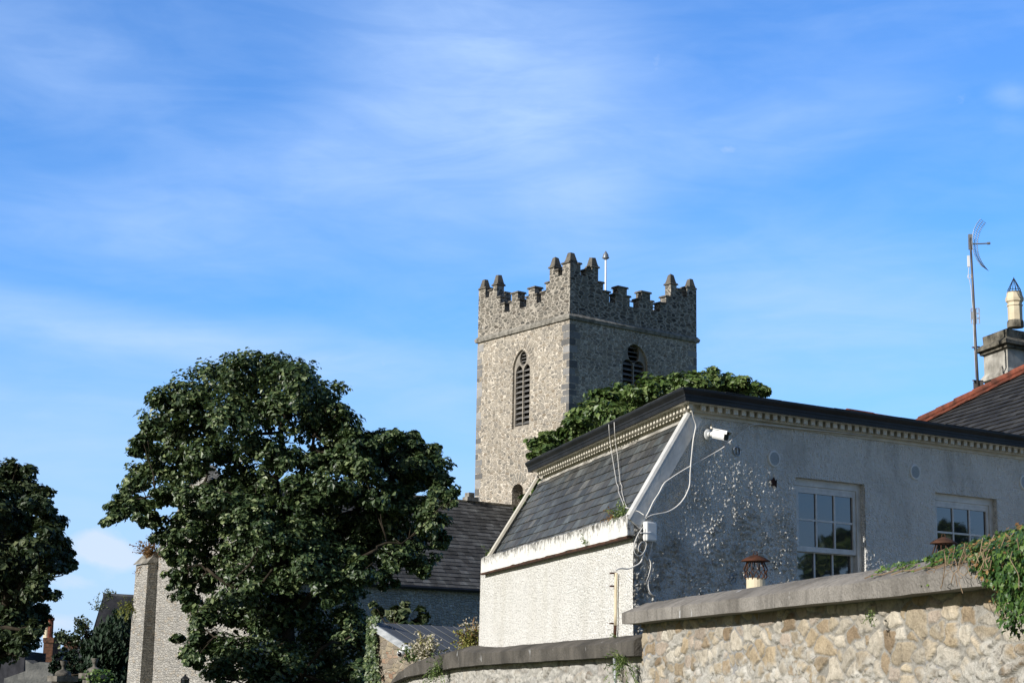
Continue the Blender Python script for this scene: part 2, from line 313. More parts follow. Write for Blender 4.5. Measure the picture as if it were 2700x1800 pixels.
# ------------------------------------------------------------------ helpers
def thing(name, label, cat, loc, group=None):
    o = bpy.data.objects.new(name, None); COL.objects.link(o); o.empty_display_size = .3
    o.location = loc; tag(o, label, cat, group); return o
def tag(o, label=None, cat=None, group=None, kind=None):
    if label: o['label'] = label
    if cat: o['category'] = cat
    if group: o['group'] = group
    if kind: o['kind'] = kind
    return o
def setparent(o, parent):
    if parent is not None:
        o.parent = parent
        if parent.type == 'EMPTY': o.matrix_parent_inverse = Matrix.Translation(-Vector(parent.location))
class MB:
    def __init__(s): s.v = []; s.f = []; s.t = []
    def poly(s, pts, t=.5):
        i = len(s.v); s.v += [tuple(p) for p in pts]; s.f.append(tuple(range(i, i + len(pts)))); s.t += [t] * len(pts)
    def box(s, o, ex, ey, ez, t=.5):
        o, ex, ey, ez = map(Vector, (o, ex, ey, ez)); i = len(s.v)
        for c in (o, o + ex, o + ex + ey, o + ey): s.v.append(tuple(c))
        for c in (o, o + ex, o + ex + ey, o + ey): s.v.append(tuple(c + ez))
        s.f += [(i + 3, i + 2, i + 1, i), (i + 4, i + 5, i + 6, i + 7), (i, i + 1, i + 5, i + 4), (i + 1, i + 2, i + 6, i + 5), (i + 2, i + 3, i + 7, i + 6), (i + 3, i, i + 4, i + 7)]
        s.t += [t] * 8
    def hull8(s, bot, top, t=.5):
        i = len(s.v); n = len(bot); s.v += [tuple(p) for p in bot] + [tuple(p) for p in top]; s.t += [t] * (2 * n)
        s.f.append(tuple(range(i + n - 1, i - 1, -1))); s.f.append(tuple(range(i + n, i + 2 * n)))
        for k in range(n): s.f.append((i + k, i + (k + 1) % n, i + n + (k + 1) % n, i + n + k))
    def prism(s, pts, vec, t=.5):
        vec = Vector(vec); s.hull8(pts, [Vector(p) + vec for p in pts], t)
    def tube(s, pts, r, n=6, t=.5, cap=True):
        pts = [Vector(p) for p in pts]; m = len(pts)
        rs = r if isinstance(r, (list, tuple)) else [r] * m
        i0 = len(s.v); ref = None
        for k, p in enumerate(pts):
            d = (pts[min(k + 1, m - 1)] - pts[max(k - 1, 0)])
            d = d.normalized() if d.length > 1e-9 else Vector((0, 0, 1))
            if ref is None: ref = Vector((1, 0, 0)) if abs(d.x) < .8 else Vector((0, 1, 0))
            a = (ref - d * ref.dot(d)); a = a.normalized() if a.length > 1e-6 else d.orthogonal().normalized()
            ref = a; b = d.cross(a)
            for j in range(n):
                q = 2 * math.pi * j / n; s.v.append(tuple(p + (a * math.cos(q) + b * math.sin(q)) * rs[k])); s.t.append(t)
        for k in range(m - 1):
            for j in range(n):
                s.f.append((i0 + k * n + j, i0 + k * n + (j + 1) % n, i0 + (k + 1) * n + (j + 1) % n, i0 + (k + 1) * n + j))
        if cap:
            s.f.append(tuple(range(i0 + n - 1, i0 - 1, -1))); s.f.append(tuple(range(i0 + (m - 1) * n, i0 + m * n)))
    def lathe(s, base, prof, n=16, axis=(0, 0, 1), t=.5, squash=1.0):
        ax = Vector(axis).normalized(); a = ax.orthogonal().normalized(); b = ax.cross(a); base = Vector(base); i0 = len(s.v)
        for r, z in prof:
            for j in range(n):
                q = 2 * math.pi * (j + .5) / n; s.v.append(tuple(base + ax * z + (a * math.cos(q) + b * math.sin(q)) * max(r, 1e-4))); s.t.append(t)
        m = len(prof)
        for k in range(m - 1):
            for j in range(n): s.f.append((i0 + k * n + j, i0 + k * n + (j + 1) % n, i0 + (k + 1) * n + (j + 1) % n, i0 + (k + 1) * n + j))
        s.f.append(tuple(range(i0 + n - 1, i0 - 1, -1))); s.f.append(tuple(range(i0 + (m - 1) * n, i0 + m * n)))
    def holes(s, o, ex, ey, outer, holes, depth, back=False, t=.5):
        """flat sheet with holes; depth vector gives the reveals (and a back sheet)"""
        o, ex, ey, depth = map(Vector, (o, ex, ey, depth))
        loops = [outer] + list(holes)
        flat = [p for L in loops for p in L]
        tri = tessellate_polygon([[Vector((p[0], p[1], 0)) for p in L] for L in loops])
        P = [o + ex * p[0] + ey * p[1] for p in flat]
        i = len(s.v); s.v += [tuple(p) for p in P]; s.t += [t] * len(P)
        for a in tri: s.f.append((i + a[0], i + a[1], i + a[2]))
        j = len(s.v); s.v += [tuple(p + depth) for p in P]; s.t += [t] * len(P)
        if back:
            for a in tri: s.f.append((j + a[2], j + a[1], j + a[0]))
        k = 0
        for q, L in enumerate(loops):
            n = len(L)
            if q > 0 or back:
                for e in range(n): s.f.append((i + k + e, i + k + (e + 1) % n, j + k + (e + 1) % n, j + k + e))
            k += n
    def build(s, name, mat, parent=None, smooth=False, tint=None):
        me = bpy.data.meshes.new(name); me.from_pydata(s.v, [], s.f)
        me.update()
        import bmesh
        bm = bmesh.new(); bm.from_mesh(me); bmesh.ops.recalc_face_normals(bm, faces=bm.faces); bm.to_mesh(me); bm.free()
        ca = me.color_attributes.new('tint', 'FLOAT_COLOR', 'POINT')
        a = np.ones((len(s.v), 4), np.float32)
        tt = s.t
        for i, q in enumerate(tt):
            a[i, :3] = q
        ca.data.foreach_set('color', a.ravel())
        if smooth:
            for p in me.polygons: p.use_smooth = True
        o = bpy.data.objects.new(name, me); COL.objects.link(o)
        me.materials.append(MATS[mat]); setparent(o, parent); return o
def bevel(o, w, seg=2):
    b = o.modifiers.new('bevel', 'BEVEL'); b.width = w; b.segments = seg; b.limit_method = 'ANGLE'; b.angle_limit = math.radians(35); return o

def vhash(ix, iy, s):
    n = (ix.astype(np.int64) * 374761393 + iy.astype(np.int64) * 668265263 + s * 974711) & 0x7fffffff
    n = ((n ^ (n >> 13)) * 1274126177) & 0x7fffffff
    n = ((n ^ (n >> 15)) * 48271) & 0x7fffffff
    return ((n ^ (n >> 16)) & 0xffff) / 65535.0
def vnoise(x, y, s=0):
    ix = np.floor(x); iy = np.floor(y); fx = x - ix; fy = y - iy; fx = fx * fx * (3 - 2 * fx); fy = fy * fy * (3 - 2 * fy)
    a = vhash(ix, iy, s); b = vhash(ix + 1, iy, s); c = vhash(ix, iy + 1, s); d = vhash(ix + 1, iy + 1, s)
    return (a * (1 - fx) + b * fx) * (1 - fy) + (c * (1 - fx) + d * fx) * fy
def fbm(x, y, s=0, o=4):
    t = 0; a = .5; k = 0
    for i in range(o): t = t + a * vnoise(x * 2 ** i, y * 2 ** i, s + i * 17); k += a; a *= .55
    return t / k
def sstep(a, b, x):
    t = np.clip((x - a) / (b - a), 0, 1); return t * t * (3 - 2 * t)
def voro(x, y, s=0, wt_=0.0, R=1, jit=.85):
    """returns F1, F2, id hash of nearest (additively weighted) cell"""
    ix = np.floor(x); iy = np.floor(y)
    f1 = np.full(x.shape, 9.); f2 = np.full(x.shape, 9.); cid = np.zeros(x.shape)
    for dx in range(-R, R + 1):
        for dy in range(-R, R + 1):
            cx = ix + dx; cy = iy + dy
            px = cx + .5 + (vhash(cx, cy, s) - .5) * jit; py = cy + .5 + (vhash(cx, cy, s + 1) - .5) * jit
            w = vhash(cx, cy, s + 2) ** 2 * wt_; ar = .75 + .6 * vhash(cx, cy, s + 4)
            d = np.maximum(np.hypot((x - px) * ar, (y - py) / ar), np.maximum(abs(x - px) * ar, abs(y - py) / ar) * 1.28) - w
            h = vhash(cx, cy, s + 3)
            new = d < f1
            f2 = np.where(new, f1, np.minimum(f2, d)); cid = np.where(new, h, cid); f1 = np.where(new, d, f1)
    return f1, f2, cid
def grid_panel(name, o, ex, ey, n, Wd, Ht, step, hfun, cfun, mat, parent=None, keep=None, smooth=True):
    o, ex, ey, n = map(Vector, (o, ex, ey, n))
    nx = max(2, int(round(Wd / step)) + 1); ny = max(2, int(round(Ht / step)) + 1)
    X, Y = np.meshgrid(np.linspace(0, Wd, nx), np.linspace(0, Ht, ny))
    h = hfun(X, Y); c = cfun(X, Y)
    P = np.array(o)[None, None] + X[..., None] * np.array(ex) + Y[..., None] * np.array(ey) + h[..., None] * np.array(n)
    idx = np.arange(nx * ny).reshape(ny, nx)
    q = np.stack([idx[:-1, :-1], idx[:-1, 1:], idx[1:, 1:], idx[1:, :-1]], -1)
    if keep is not None:
        q = q[keep((X[:-1, :-1] + X[1:, 1:]) / 2, (Y[:-1, :-1] + Y[1:, 1:]) / 2)]
    q = q.reshape(-1, 4)
    return rawmesh(name, P.reshape(-1, 3), q, c.reshape(-1, 4), mat, parent, smooth)
def rawmesh(name, P, q, c, mat, parent, smooth=False):
    k = q.shape[1]
    me = bpy.data.meshes.new(name); me.vertices.add(len(P)); me.vertices.foreach_set('co', np.ascontiguousarray(P, np.float32).ravel())
    me.loops.add(q.size); me.loops.foreach_set('vertex_index', np.ascontiguousarray(q, np.int32).ravel())
    me.polygons.add(len(q)); me.polygons.foreach_set('loop_start', np.arange(0, q.size, k, dtype=np.int32)); me.polygons.foreach_set('loop_total', np.full(len(q), k, np.int32))
    me.polygons.foreach_set('use_smooth', np.full(len(q), smooth))
    me.update(calc_edges=True)
    ca = me.color_attributes.new('tint', 'FLOAT_COLOR', 'POINT'); ca.data.foreach_set('color', np.ascontiguousarray(c, np.float32).ravel())
    ob = bpy.data.objects.new(name, me); COL.objects.link(ob); me.materials.append(MATS[mat]); setparent(ob, parent); return ob

KITE = np.array([(-.5, 0, 0), (-.05, .36, .10), (.55, 0, -.06), (-.05, -.36, .10)])
LOBE = np.array([(-.35, 0, 0), (-.42, .30, .04), (-.05, .22, .03), (.02, .48, .02), (.22, .20, .04), (.60, 0, -.05), (.22, -.20, .04), (.02, -.48, .02), (-.05, -.22, .03), (-.42, -.30, .04)])
BLADE = np.array([(-.5, -.06, 0), (0, -.09, .05), (.55, 0, -.08), (0, .09, .05), (-.5, .06, 0)])
def leaves(name, C, Nn, S, T, mat, parent=None, shape=KITE, tdir=None, stretch=1.0):
    C = np.asarray(C, float); n = len(C); Nn = Nn / np.maximum(np.linalg.norm(Nn, axis=1, keepdims=True), 1e-6)
    t = rng.normal(size=(n, 3)) if tdir is None else np.asarray(tdir, float) + rng.normal(size=(n, 3)) * .25
    t -= Nn * (t * Nn).sum(1, keepdims=True); t /= np.maximum(np.linalg.norm(t, axis=1, keepdims=True), 1e-6); b = np.cross(Nn, t)
    k = len(shape); L = shape[None] * np.asarray(S).reshape(-1, 1, 1)
    P = C[:, None] + L[..., :1] * stretch * t[:, None] + L[..., 1:2] * b[:, None] + L[..., 2:] * Nn[:, None]
    q = np.arange(n * k).reshape(n, k)
    c = np.ones((n, k, 4)); c[..., :3] = np.clip(T, 0, 1).reshape(-1, 1, 1)
    return rawmesh(name, P.reshape(-1, 3), q, c.reshape(-1, 4), mat, parent)
def rdir(n):
    d = rng.normal(size=(n, 3)); return d / np.linalg.norm(d, axis=1, keepdims=True)

def crown(name, clumps, depth, mat, parent, leaf, per, sub=11, depthvar=2.2, upb=.55, dens=1.0, subr=.40, tint=(.38, .17), spread=1.0):
    """foliage: each clump carries smaller sprays on its outside, each spray many single leaves; clumps are (x, y, r) sized at the tree's distance"""
    Cs, Ns, Ts = [], [], []; cen = []
    for cl in clumps:
        cx, cy, r = cl[:3]; dy = cl[3] if len(cl) > 3 else rng.uniform(-depthvar, depthvar)
        c = np.array(at_y(*D(cx, cy), depth + dy)); rw = r * 1.14796 / F * depth; cen.append((Vector(c), rw))
        ns = max(4, int(sub * max(.6, rw / .8) ** 1.3))
        sd = rdir(ns); sd[:, 2] += .25; sd /= np.linalg.norm(sd, axis=1, keepdims=True)
        sc = c + sd * rw * rng.uniform(.25, 1.0, (ns, 1)) ** .8 * np.array([1.08, 1.08, .95])
        for q in range(ns):
            m = int(per * rng.uniform(.6, 1.3)); d = rdir(m); rr = rw * subr * rng.uniform(.7, 1.15)
            p = sc[q] + d * rr * rng.uniform(.25, 1, (m, 1)) ** .6 * np.array([1.15, 1.15, .75]) * spread
            nn = d * .5 + sd[q] * .45 + np.array([0, 0, upb]) + rng.normal(size=(m, 3)) * .34
            Cs.append(p); Ns.append(nn); Ts.append(np.clip(rng.normal(tint[0], tint[1], m) + rng.normal(0, .07), 0, 1))
    C = np.concatenate(Cs); 
    leaves(name, C, np.concatenate(Ns), leaf * rng.uniform(.45, 1.45, len(C)), np.concatenate(Ts), mat, parent, shape=KITE)
    return cen
def limbs(mb, base, tops, cen, r0, wander=.35):
    """trunk to main limbs to a twig for every clump"""
    nodes = []
    for path, ra, rb in tops:
        pts = []
        for a, b in zip(path[:-1], path[1:]):
            for k in range(5): pts.append(a.lerp(b, k / 5))
        pts.append(path[-1]); m = len(pts)
        pts = [p + Vector(rng.normal(size=3)) * wander * .25 for p in pts]; pts[0] = path[0]
        rs = [ra + (rb - ra) * (k / (m - 1)) for k in range(m)]
        mb.tube(pts, rs, 7); nodes += [(p, r) for p, r in zip(pts, rs)]
    for c, rw in cen:
        best = min(nodes, key=lambda q: (q[0] - c).length + (0 if q[0].z < c.z + .3 else .8))
        p, r = best; d = c - p
        mid = p.lerp(c, .5) + Vector((0, 0, -.10 * d.length)) + Vector(rng.normal(size=3)) * .12 * d.length
        ra = min(r * .7, .10)
        mb.tube([p, p.lerp(mid, .6), mid, mid.lerp(c, .55), c], [ra, ra * .8, ra * .62, ra * .42, .02], 5)
        for k in range(3):
            e = c + Vector(rdir(1)[0]) * rw * .8; mb.tube([mid.lerp(c, .5), mid.lerp(e, .7), e], [ra * .4, ra * .25, .012], 4)

# ------------------------------------------------------------------ ground
g = MB(); g.poly([(-1500, -800, 0), (1500, -800, 0), (1500, 3000, 0), (-1500, 3000, 0)]); tag(g.build('ground', 'grass_ground'), kind='structure')
g = MB(); a = Vector((-2.2, -30, .004)); e = dL * 120
g.poly([a, a + Vector((5.2, 0, 0)) + dL * 0, a + Vector((5.2, 0, 0)) + e, a + e]); tag(g.build('road', 'asphalt'), kind='structure')

simple('bounce_pale', (.26, .235, .195), (.40, .37, .31), 8, .95, .1, .01, 60)
g = MB(); q = Vector((2.2, 17.5, .006)); g.poly([q, q + Vector((16, -8, 0)), q + Vector((22, 2, 0)), q + Vector((9, 9, 0))]); tag(g.build('bounce_sheet', 'bounce_pale'), kind='structure')  # unseen pale ground added to bounce light onto the side wall
# ------------------------------------------------------------------ white house with mansard
W0 = at_y(1670, 1500, 19.5); W0.z = 0
S65 = abs(dR.dot(nLo))                                  # sine of the corner angle
def H3(a, b, z): return Vector((W0.x, W0.y, 0)) + dL * a + dR * b + ZH * z
def uvb(u, v, off=0.0):
    """side wall coordinates (b, z) under an image point"""
    q = at_pl(u, v, W0 + nRo * off, nRo); return (q - W0 - nRo * off).dot(dR), q.z
LF = (at_pl(1267, 1490, W0, nLo) - W0).dot(dL)
bK, zK = uvb(1833, 1096); LT = 7.15; LB = 7.56       # roof and parapet stop short of the wall's far end
zB0, zB1 = 3.165, 3.40
def oc(o, z): return H3(-o / S65, bK - o / S65, z)
zFT = zv(oc(.29, 0), 1020); zFB = zv(oc(.25, 0), 1054); zDB = zv(oc(.13, 0), 1077); zDT = zDB + .075
house = thing('white_house', 'white pebble-dashed house with slate mansard, dentil cornice and black gutter before the tower', 'house', H3(LF / 2, 3, 0))
BE = 12.0
# front wall: grid with real relief
def dash_h(X, Y, s=0):
    f1, f2, c = voro(X / .034, Y / .034, 5 + s); peb = np.clip(.62 - f1, 0, 1) * (c > .25)
    return peb * .010 + (fbm(X / .35, Y / .35, 3 + s, 3) - .5) * .020 + (fbm(X / 1.5, Y / 1.5, 9 + s, 2) - .5) * .03
wz0 = 1.9
grid_panel('wall', H3(0, 0, wz0), dL, ZH, nLo, LF, zB0 + .06 - wz0, .018, lambda X, Y: dash_h(X, Y, 40) * .55, lambda X, Y: np.stack([X * 0] * 3 + [X * 0 + 1], -1), 'front_render', house)
# side wall, with windows cut out and trimmed along the mansard verge
def win_rect(ul, vl, ur, vr, zb):
    b0, z0 = uvb(ul, vl); b1, z1 = uvb(ur, vr); return b0, b1, (z0 + z1) / 2, zb
w1 = win_rect(2097, 1256, 2279, 1277, 2.3); w2 = win_rect(2464, 1296.5, 2628, 1315.6, 2.3)
WINS = [w1, w2]
zV = zB1 - .02
def keep_side(X, Y):
    z = Y + wz0; k = z < np.where(X < bK, zV + (zK - zV) * X / bK, 99) + .03
    for b0, b1, zt, zb in WINS: k &= ~((X > b0) & (X < b1) & (z < zt) & (z > zb))
    return k
def side_h(X, Y):
    f1, f2, c = voro(X / .030, Y / .030, 5); peb = np.sqrt(np.clip(.55 - f1, 0, 1)) * (c > .35)
    z = Y + wz0
    patch = sstep(.26, .56, fbm(X / .42, Y / .36, 77, 4) + .10 * sstep(3.5, 2.5, z)) * sstep(.26, .52, fbm(X / .13, Y / .13, 71, 3))
    fade = sstep(WINS[0][0] + .25, WINS[0][0] - .25, X) * sstep(4.35, 3.1, z + .45 * np.maximum(0, 1.2 - X) + .2 * np.maximum(0, X - 1.6))
    fade = np.maximum(fade, 1.0 * sstep(.32, .1, np.hypot(X - WINS[0][1] - .22, (z - 2.55) / 1.6))); fade = np.maximum(fade, .8 * sstep(.3, .0, X) * (z < 3.3))
    big = peb * (c > .45) * (.3 + c) * patch * fade
    lump = np.sqrt(np.clip(.6 - voro(X / .062, Y / .055, 125)[0], 0, 1))
    return peb * .008 + lump * .010 + big * .050 + (fbm(X / .11, Y / .11, 3, 3) - .5) * .012 + (fbm(X / .8, Y / .8, 9, 3) - .5) * .006
def side_c(X, Y):
    z = Y + wz0
    edge = sstep(.30, .0, X + .16 * (fbm(X / .07, Y / .07, 31, 3) - .5)) * (z < 3.6) * .9      # grime on the corner
    top = sstep(.5, .72, fbm(X / .8, Y / 1.6, 55, 4)) * sstep(2.2, .2, abs(X - bK - .4)) * .35
    grime = (sstep(.5, .75, fbm(X / .55, Y / .9, 41, 4)) * .22 + top) + edge * (fbm(X / .05, Y / .05, 91, 2) > .42) + .15 * sstep(1.9, 0, X)
    grime = grime + .10 * (fbm(X / .06, Y / .06, 191, 3) > .6) + .25 * sstep(.60, .8, fbm(X / .25, Y / 1.3, 141, 4))
    return np.stack([np.clip(grime, 0, 1)] * 3 + [X * 0 + 1], -1)
side = grid_panel('wall', H3(0, 0, wz0), dR, ZH, nRo, 9.0, zK + .08 - wz0, .0125, side_h, side_c, 'pebble_dash', house, keep_side)
mb = MB()                                              # plain hidden walls
mb.poly([H3(0, 0, 0), H3(LF, 0, 0), H3(LF, 0, wz0), H3(0, 0, wz0)], 0); mb.poly([H3(0, 0, 0), H3(0, BE, 0), H3(0, BE, wz0), H3(0, 0, wz0)], 0)
mb.poly([H3(0, 9, wz0), H3(0, BE, wz0), H3(0, BE, zK + .08), H3(0, 9, zK + .08)], 0)
mb.poly([H3(LF, 0, 0), H3(LF, BE, 0), H3(LT, BE, zK), H3(LT, bK, zK), H3(LF, 0, zV)], 0); mb.poly([H3(0, BE, 0), H3(LF, BE, 0), H3(LF, BE, zK), H3(0, BE, zK)], 0)
mb.poly([H3(0, 9, 0) - nRo * .3, H3(0, 9, zK) - nRo * .3, H3(0, 9, zK), H3(0, 9, 0)], 0)
mb.build('wall', 'pebble_dash', house)
# parapet band along the foot of the slates
nx = 200; bp = MB()
pb = -.085
def band_prof():
    return [(pb, zB0), (pb, zB1 - .02), (pb + .03, zB1), (.10, zB1), (.10, zB0)]
P = band_prof(); n = len(P); nseg = 150; V = []; T = []
for k in range(nseg + 1):
    a = LB * k / nseg
    for j, (b, z) in enumerate(P):
        jz = (fbm(np.array([a * 3.1]), np.array([j * 1.7]), 5, 3)[0] - .5) * (.035 if j in (1, 2) else .02); jb = (fbm(np.array([a * 2.3]), np.array([j * 3.1 + 9]), 8, 3)[0] - .5) * .03
        V.append(H3(a, b + (jb if k not in (0,) else 0), z + jz)); T.append([.0, 1, 1, .6, .0][j] if k else .9)
i0 = len(bp.v); bp.v += [tuple(p) for p in V]; bp.t += T
for k in range(nseg):
    for j in range(n): bp.f.append((k * n + j, k * n + (j + 1) % n, (k + 1) * n + (j + 1) % n, (k + 1) * n + j))
bp.f.append(tuple(range(n - 1, -1, -1))); bp.f.append(tuple(range(nseg * n, nseg * n + n)))
bp.build('parapet', 'parapet_paint', house)
mb = MB(); mb.box(H3(-.004, pb - .012, zB0 - .028), dL * (LB + .01), dR * .08, ZH * .022); mb.build('ledge', 'rusty_dark', house)
mb = MB(); mb.box(H3(-.01, pb - .005, zB0 + .002), dL * .012, dR * .10, ZH * (zB1 - zB0 - .012), .9)
mb.build('parapet', 'parapet_paint', house)
# mansard slates
up = (H3(0, bK, zK) - H3(0, .02, zB1 - .07)); nrows = 10
sn = dL.cross(up).normalized()
if sn.dot(nLo) < 0: sn = -sn
mb = MB(); step = up.length / nrows; uu = up.normalized()
for r in range(nrows):
    a = .05 - random.uniform(0, .15) - (.14 if r % 2 else 0)
    while a < LT - .02:
        w = random.uniform(.24, .30); a0 = max(a, .03); a1 = min(a + w - .004, LT - .03)
        if a1 - a0 > .03:
            base = H3(a0, .02, zB1 - .07) + uu * (step * r - random.uniform(0, .010)) + sn * (.020 + random.uniform(-.002, .004))
            top = H3(a0, .02, zB1 - .07) + uu * (step * (r + 1.25)) + sn * .006
            ln = top - base; t = random.choice([.055, .065, .075, .085, .06, .10, .07]); f = r / nrows
            t *= random.uniform(.85, 1.35)
            i = len(mb.v); tw = dL * (a1 - a0)
            mb.box(base, tw, ln, sn * .009, t)
        a += w
sl_ = mb.build('roof', 'mansard_slate', house)
ca = sl_.data.color_attributes['tint']; arr = np.ones(len(mb.v) * 4, np.float32); ca.data.foreach_get('color', arr); arr = arr.reshape(-1, 4)
hue = rng.uniform(-1, 1, len(arr) // 8).repeat(8); arr[:, 0] *= 1 + .07 * hue; arr[:, 2] *= .97 - .06 * hue; arr[:, 1] *= 1.03; ca.data.foreach_set('color', arr.ravel())
mb = MB()                                              # backing below the slates
mb.poly([H3(0, .06, zB1 - .07), H3(LT, .06, zB1 - .07), H3(LT, bK + .04, zK), H3(0, bK + .04, zK)]); mb.build('roof', 'far_roof', house)
mb = MB(); a = .04                                     # thin mortar fillet strip under the cornice
while a < LT - .05:
    w = random.uniform(.5, .9); mb.box(H3(a, .02, zB1 - .07) + uu * (up.length - random.uniform(.075, .11)) + sn * .030, dL * min(w - .006, LT - .05 - a), uu * .055, sn * .006); a += w
mb.build('flashing', 'render_stained', house)
# verges
mb = MB(); p0 = H3(-.045, -.02, zB1 - .09); L_ = uu * (up.length + .06)
vd = nRo.cross(L_).normalized(); vd = vd if vd.z < 0 else -vd
mb.box(p0 + sn * .05, dL * .15, L_, sn * .03); 
mb.box(H3(-.002, -.02, zB1 - .09) + nRo * .006 + vd * (-.06), nRo * .016, L_, vd * .175)
mb.build('verge_board', 'white_paint', house)
mb = MB(); mb.box(H3(LT - .06, -.02, zB1 - .09) + sn * .045, dL * .13, L_, sn * .035); mb.build('verge_board', 'cream_paint', house)
# cornice, dentils, gutter: profiles swept round the corner
def sweep(prof, name, mat, aend, bend):
    mb = MB(); n = len(prof)
    for o, z in prof: mb.v.append(tuple(H3(aend, bK - o / S65, z)))
    for o, z in prof: mb.v.append(tuple(oc(o, z)))
    for o, z in prof: mb.v.append(tuple(H3(-o / S65, bend, z)))
    for k in (0, 1):
        for j in range(n): mb.f.append((k * n + j, k * n + (j + 1) % n, (k + 1) * n + (j + 1) % n, (k + 1) * n + j))
    mb.f.append(tuple(range(n - 1, -1, -1))); mb.f.append(tuple(range(2 * n, 3 * n))); mb.t = [.5] * len(mb.v)
    return mb.build(name, mat, house)
sweep([(-.08, zK - .01), (.028, zK - .01), (.030, zK + .055), (.05, zK + .065), (.055, zK + .10), (.085, zDB - .02), (.085, zDT + .01), (.165, zDT + .012), (.175, zDT + .03), (.215, zFB - .004), (-.08, zFB - .004)], 'cornice', 'cream_paint', LT - .16, BE)
pit_ = .125; dents = []
for k in range(int((LT - .12) / pit_)): dents.append((H3(.0 + k * pit_ - .03, bK - .15 / S65, zDB), dL * .066, dR * .062))
dents.append((H3(-.152 / S65, bK - .152 / S65, zDB), dL * .062, dR * .062))
for k in range(1, int(BE / pit_) - 6): dents.append((H3(-.15 / S65, bK - .10 + k * pit_, zDB), dR * .066, dL * .062))
dents.sort(key=lambda q: (q[0] - CAM).length)
rest = MB()
for i, (o_, x_, y_) in enumerate(dents):
    mb = MB() if i < 100 else rest
    mb.box(o_, x_, y_, ZH * (zDT - zDB + .006))
    if i < 100: mb.build('dentil', 'cream_paint', house)
tag(rest.build('dentil_row', 'cream_paint', house), kind='stuff')
zs = zFT - zFB
sweep([(.16, zFB), (.235, zFB), (.24, zFB + .34 * zs), (.248, zFB + .36 * zs), (.25, zFB + .52 * zs), (.262, zFB + .62 * zs), (.285, zFT - .2 * zs), (.29, zFT - .012), (.29, zFT), (.10, zFT + .004)], 'gutter', 'black_paint', LT + .02, BE)
mb = MB(); mb.hull8([H3(LT - .1, bK - .05, zFT - .03), H3(-.06, bK - .05, zFT - .03), H3(-.06, BE, zFT - .03), H3(LT - .1, BE, zFT - .03)],
                    [H3(LT - .1, bK - .05, zFT + .012), H3(-.06, bK - .05, zFT + .012), H3(-.06, BE, zFT + .012), H3(LT - .1, BE, zFT + .012)]); mb.build('roof', 'far_roof', house)
# slate edge lying on the gutter
mb = MB()
k = -.25
while k < 9.6:
    w = random.uniform(.26, .32); mb.box(H3(-.285 / S65 + .02, bK + k, zFT + .004 + random.uniform(0, .008)), dR * (w - .01), dL * .3, ZH * .010, random.uniform(.03, .06)); k += w
k = -.2
while k < LT - .25:
    w = random.uniform(.26, .32); mb.box(H3(k, bK - .285 / S65 + .01, zFT + .004 + random.uniform(0, .008)), dL * (min(w, LT - .05 - k) - .01), dR * .3, ZH * .010, random.uniform(.03, .06)); k += w
mb.build('eave_slates', 'main_slate', house)
# terracotta ridge tiles lying behind the gutter on the side
mb = MB(); bb = uvb(2252, 1078)[0]
for k in range(4):
    b = bb + .0 + k * .52; zz = zFT + .03
    mb.tube([H3(.25, b + .02, zz + .055 - .012 * k), H3(.25, b + .49, zz + .05 - .012 * k)], .06, 8)
mb.build('ridge_tile', 'terracotta', house)

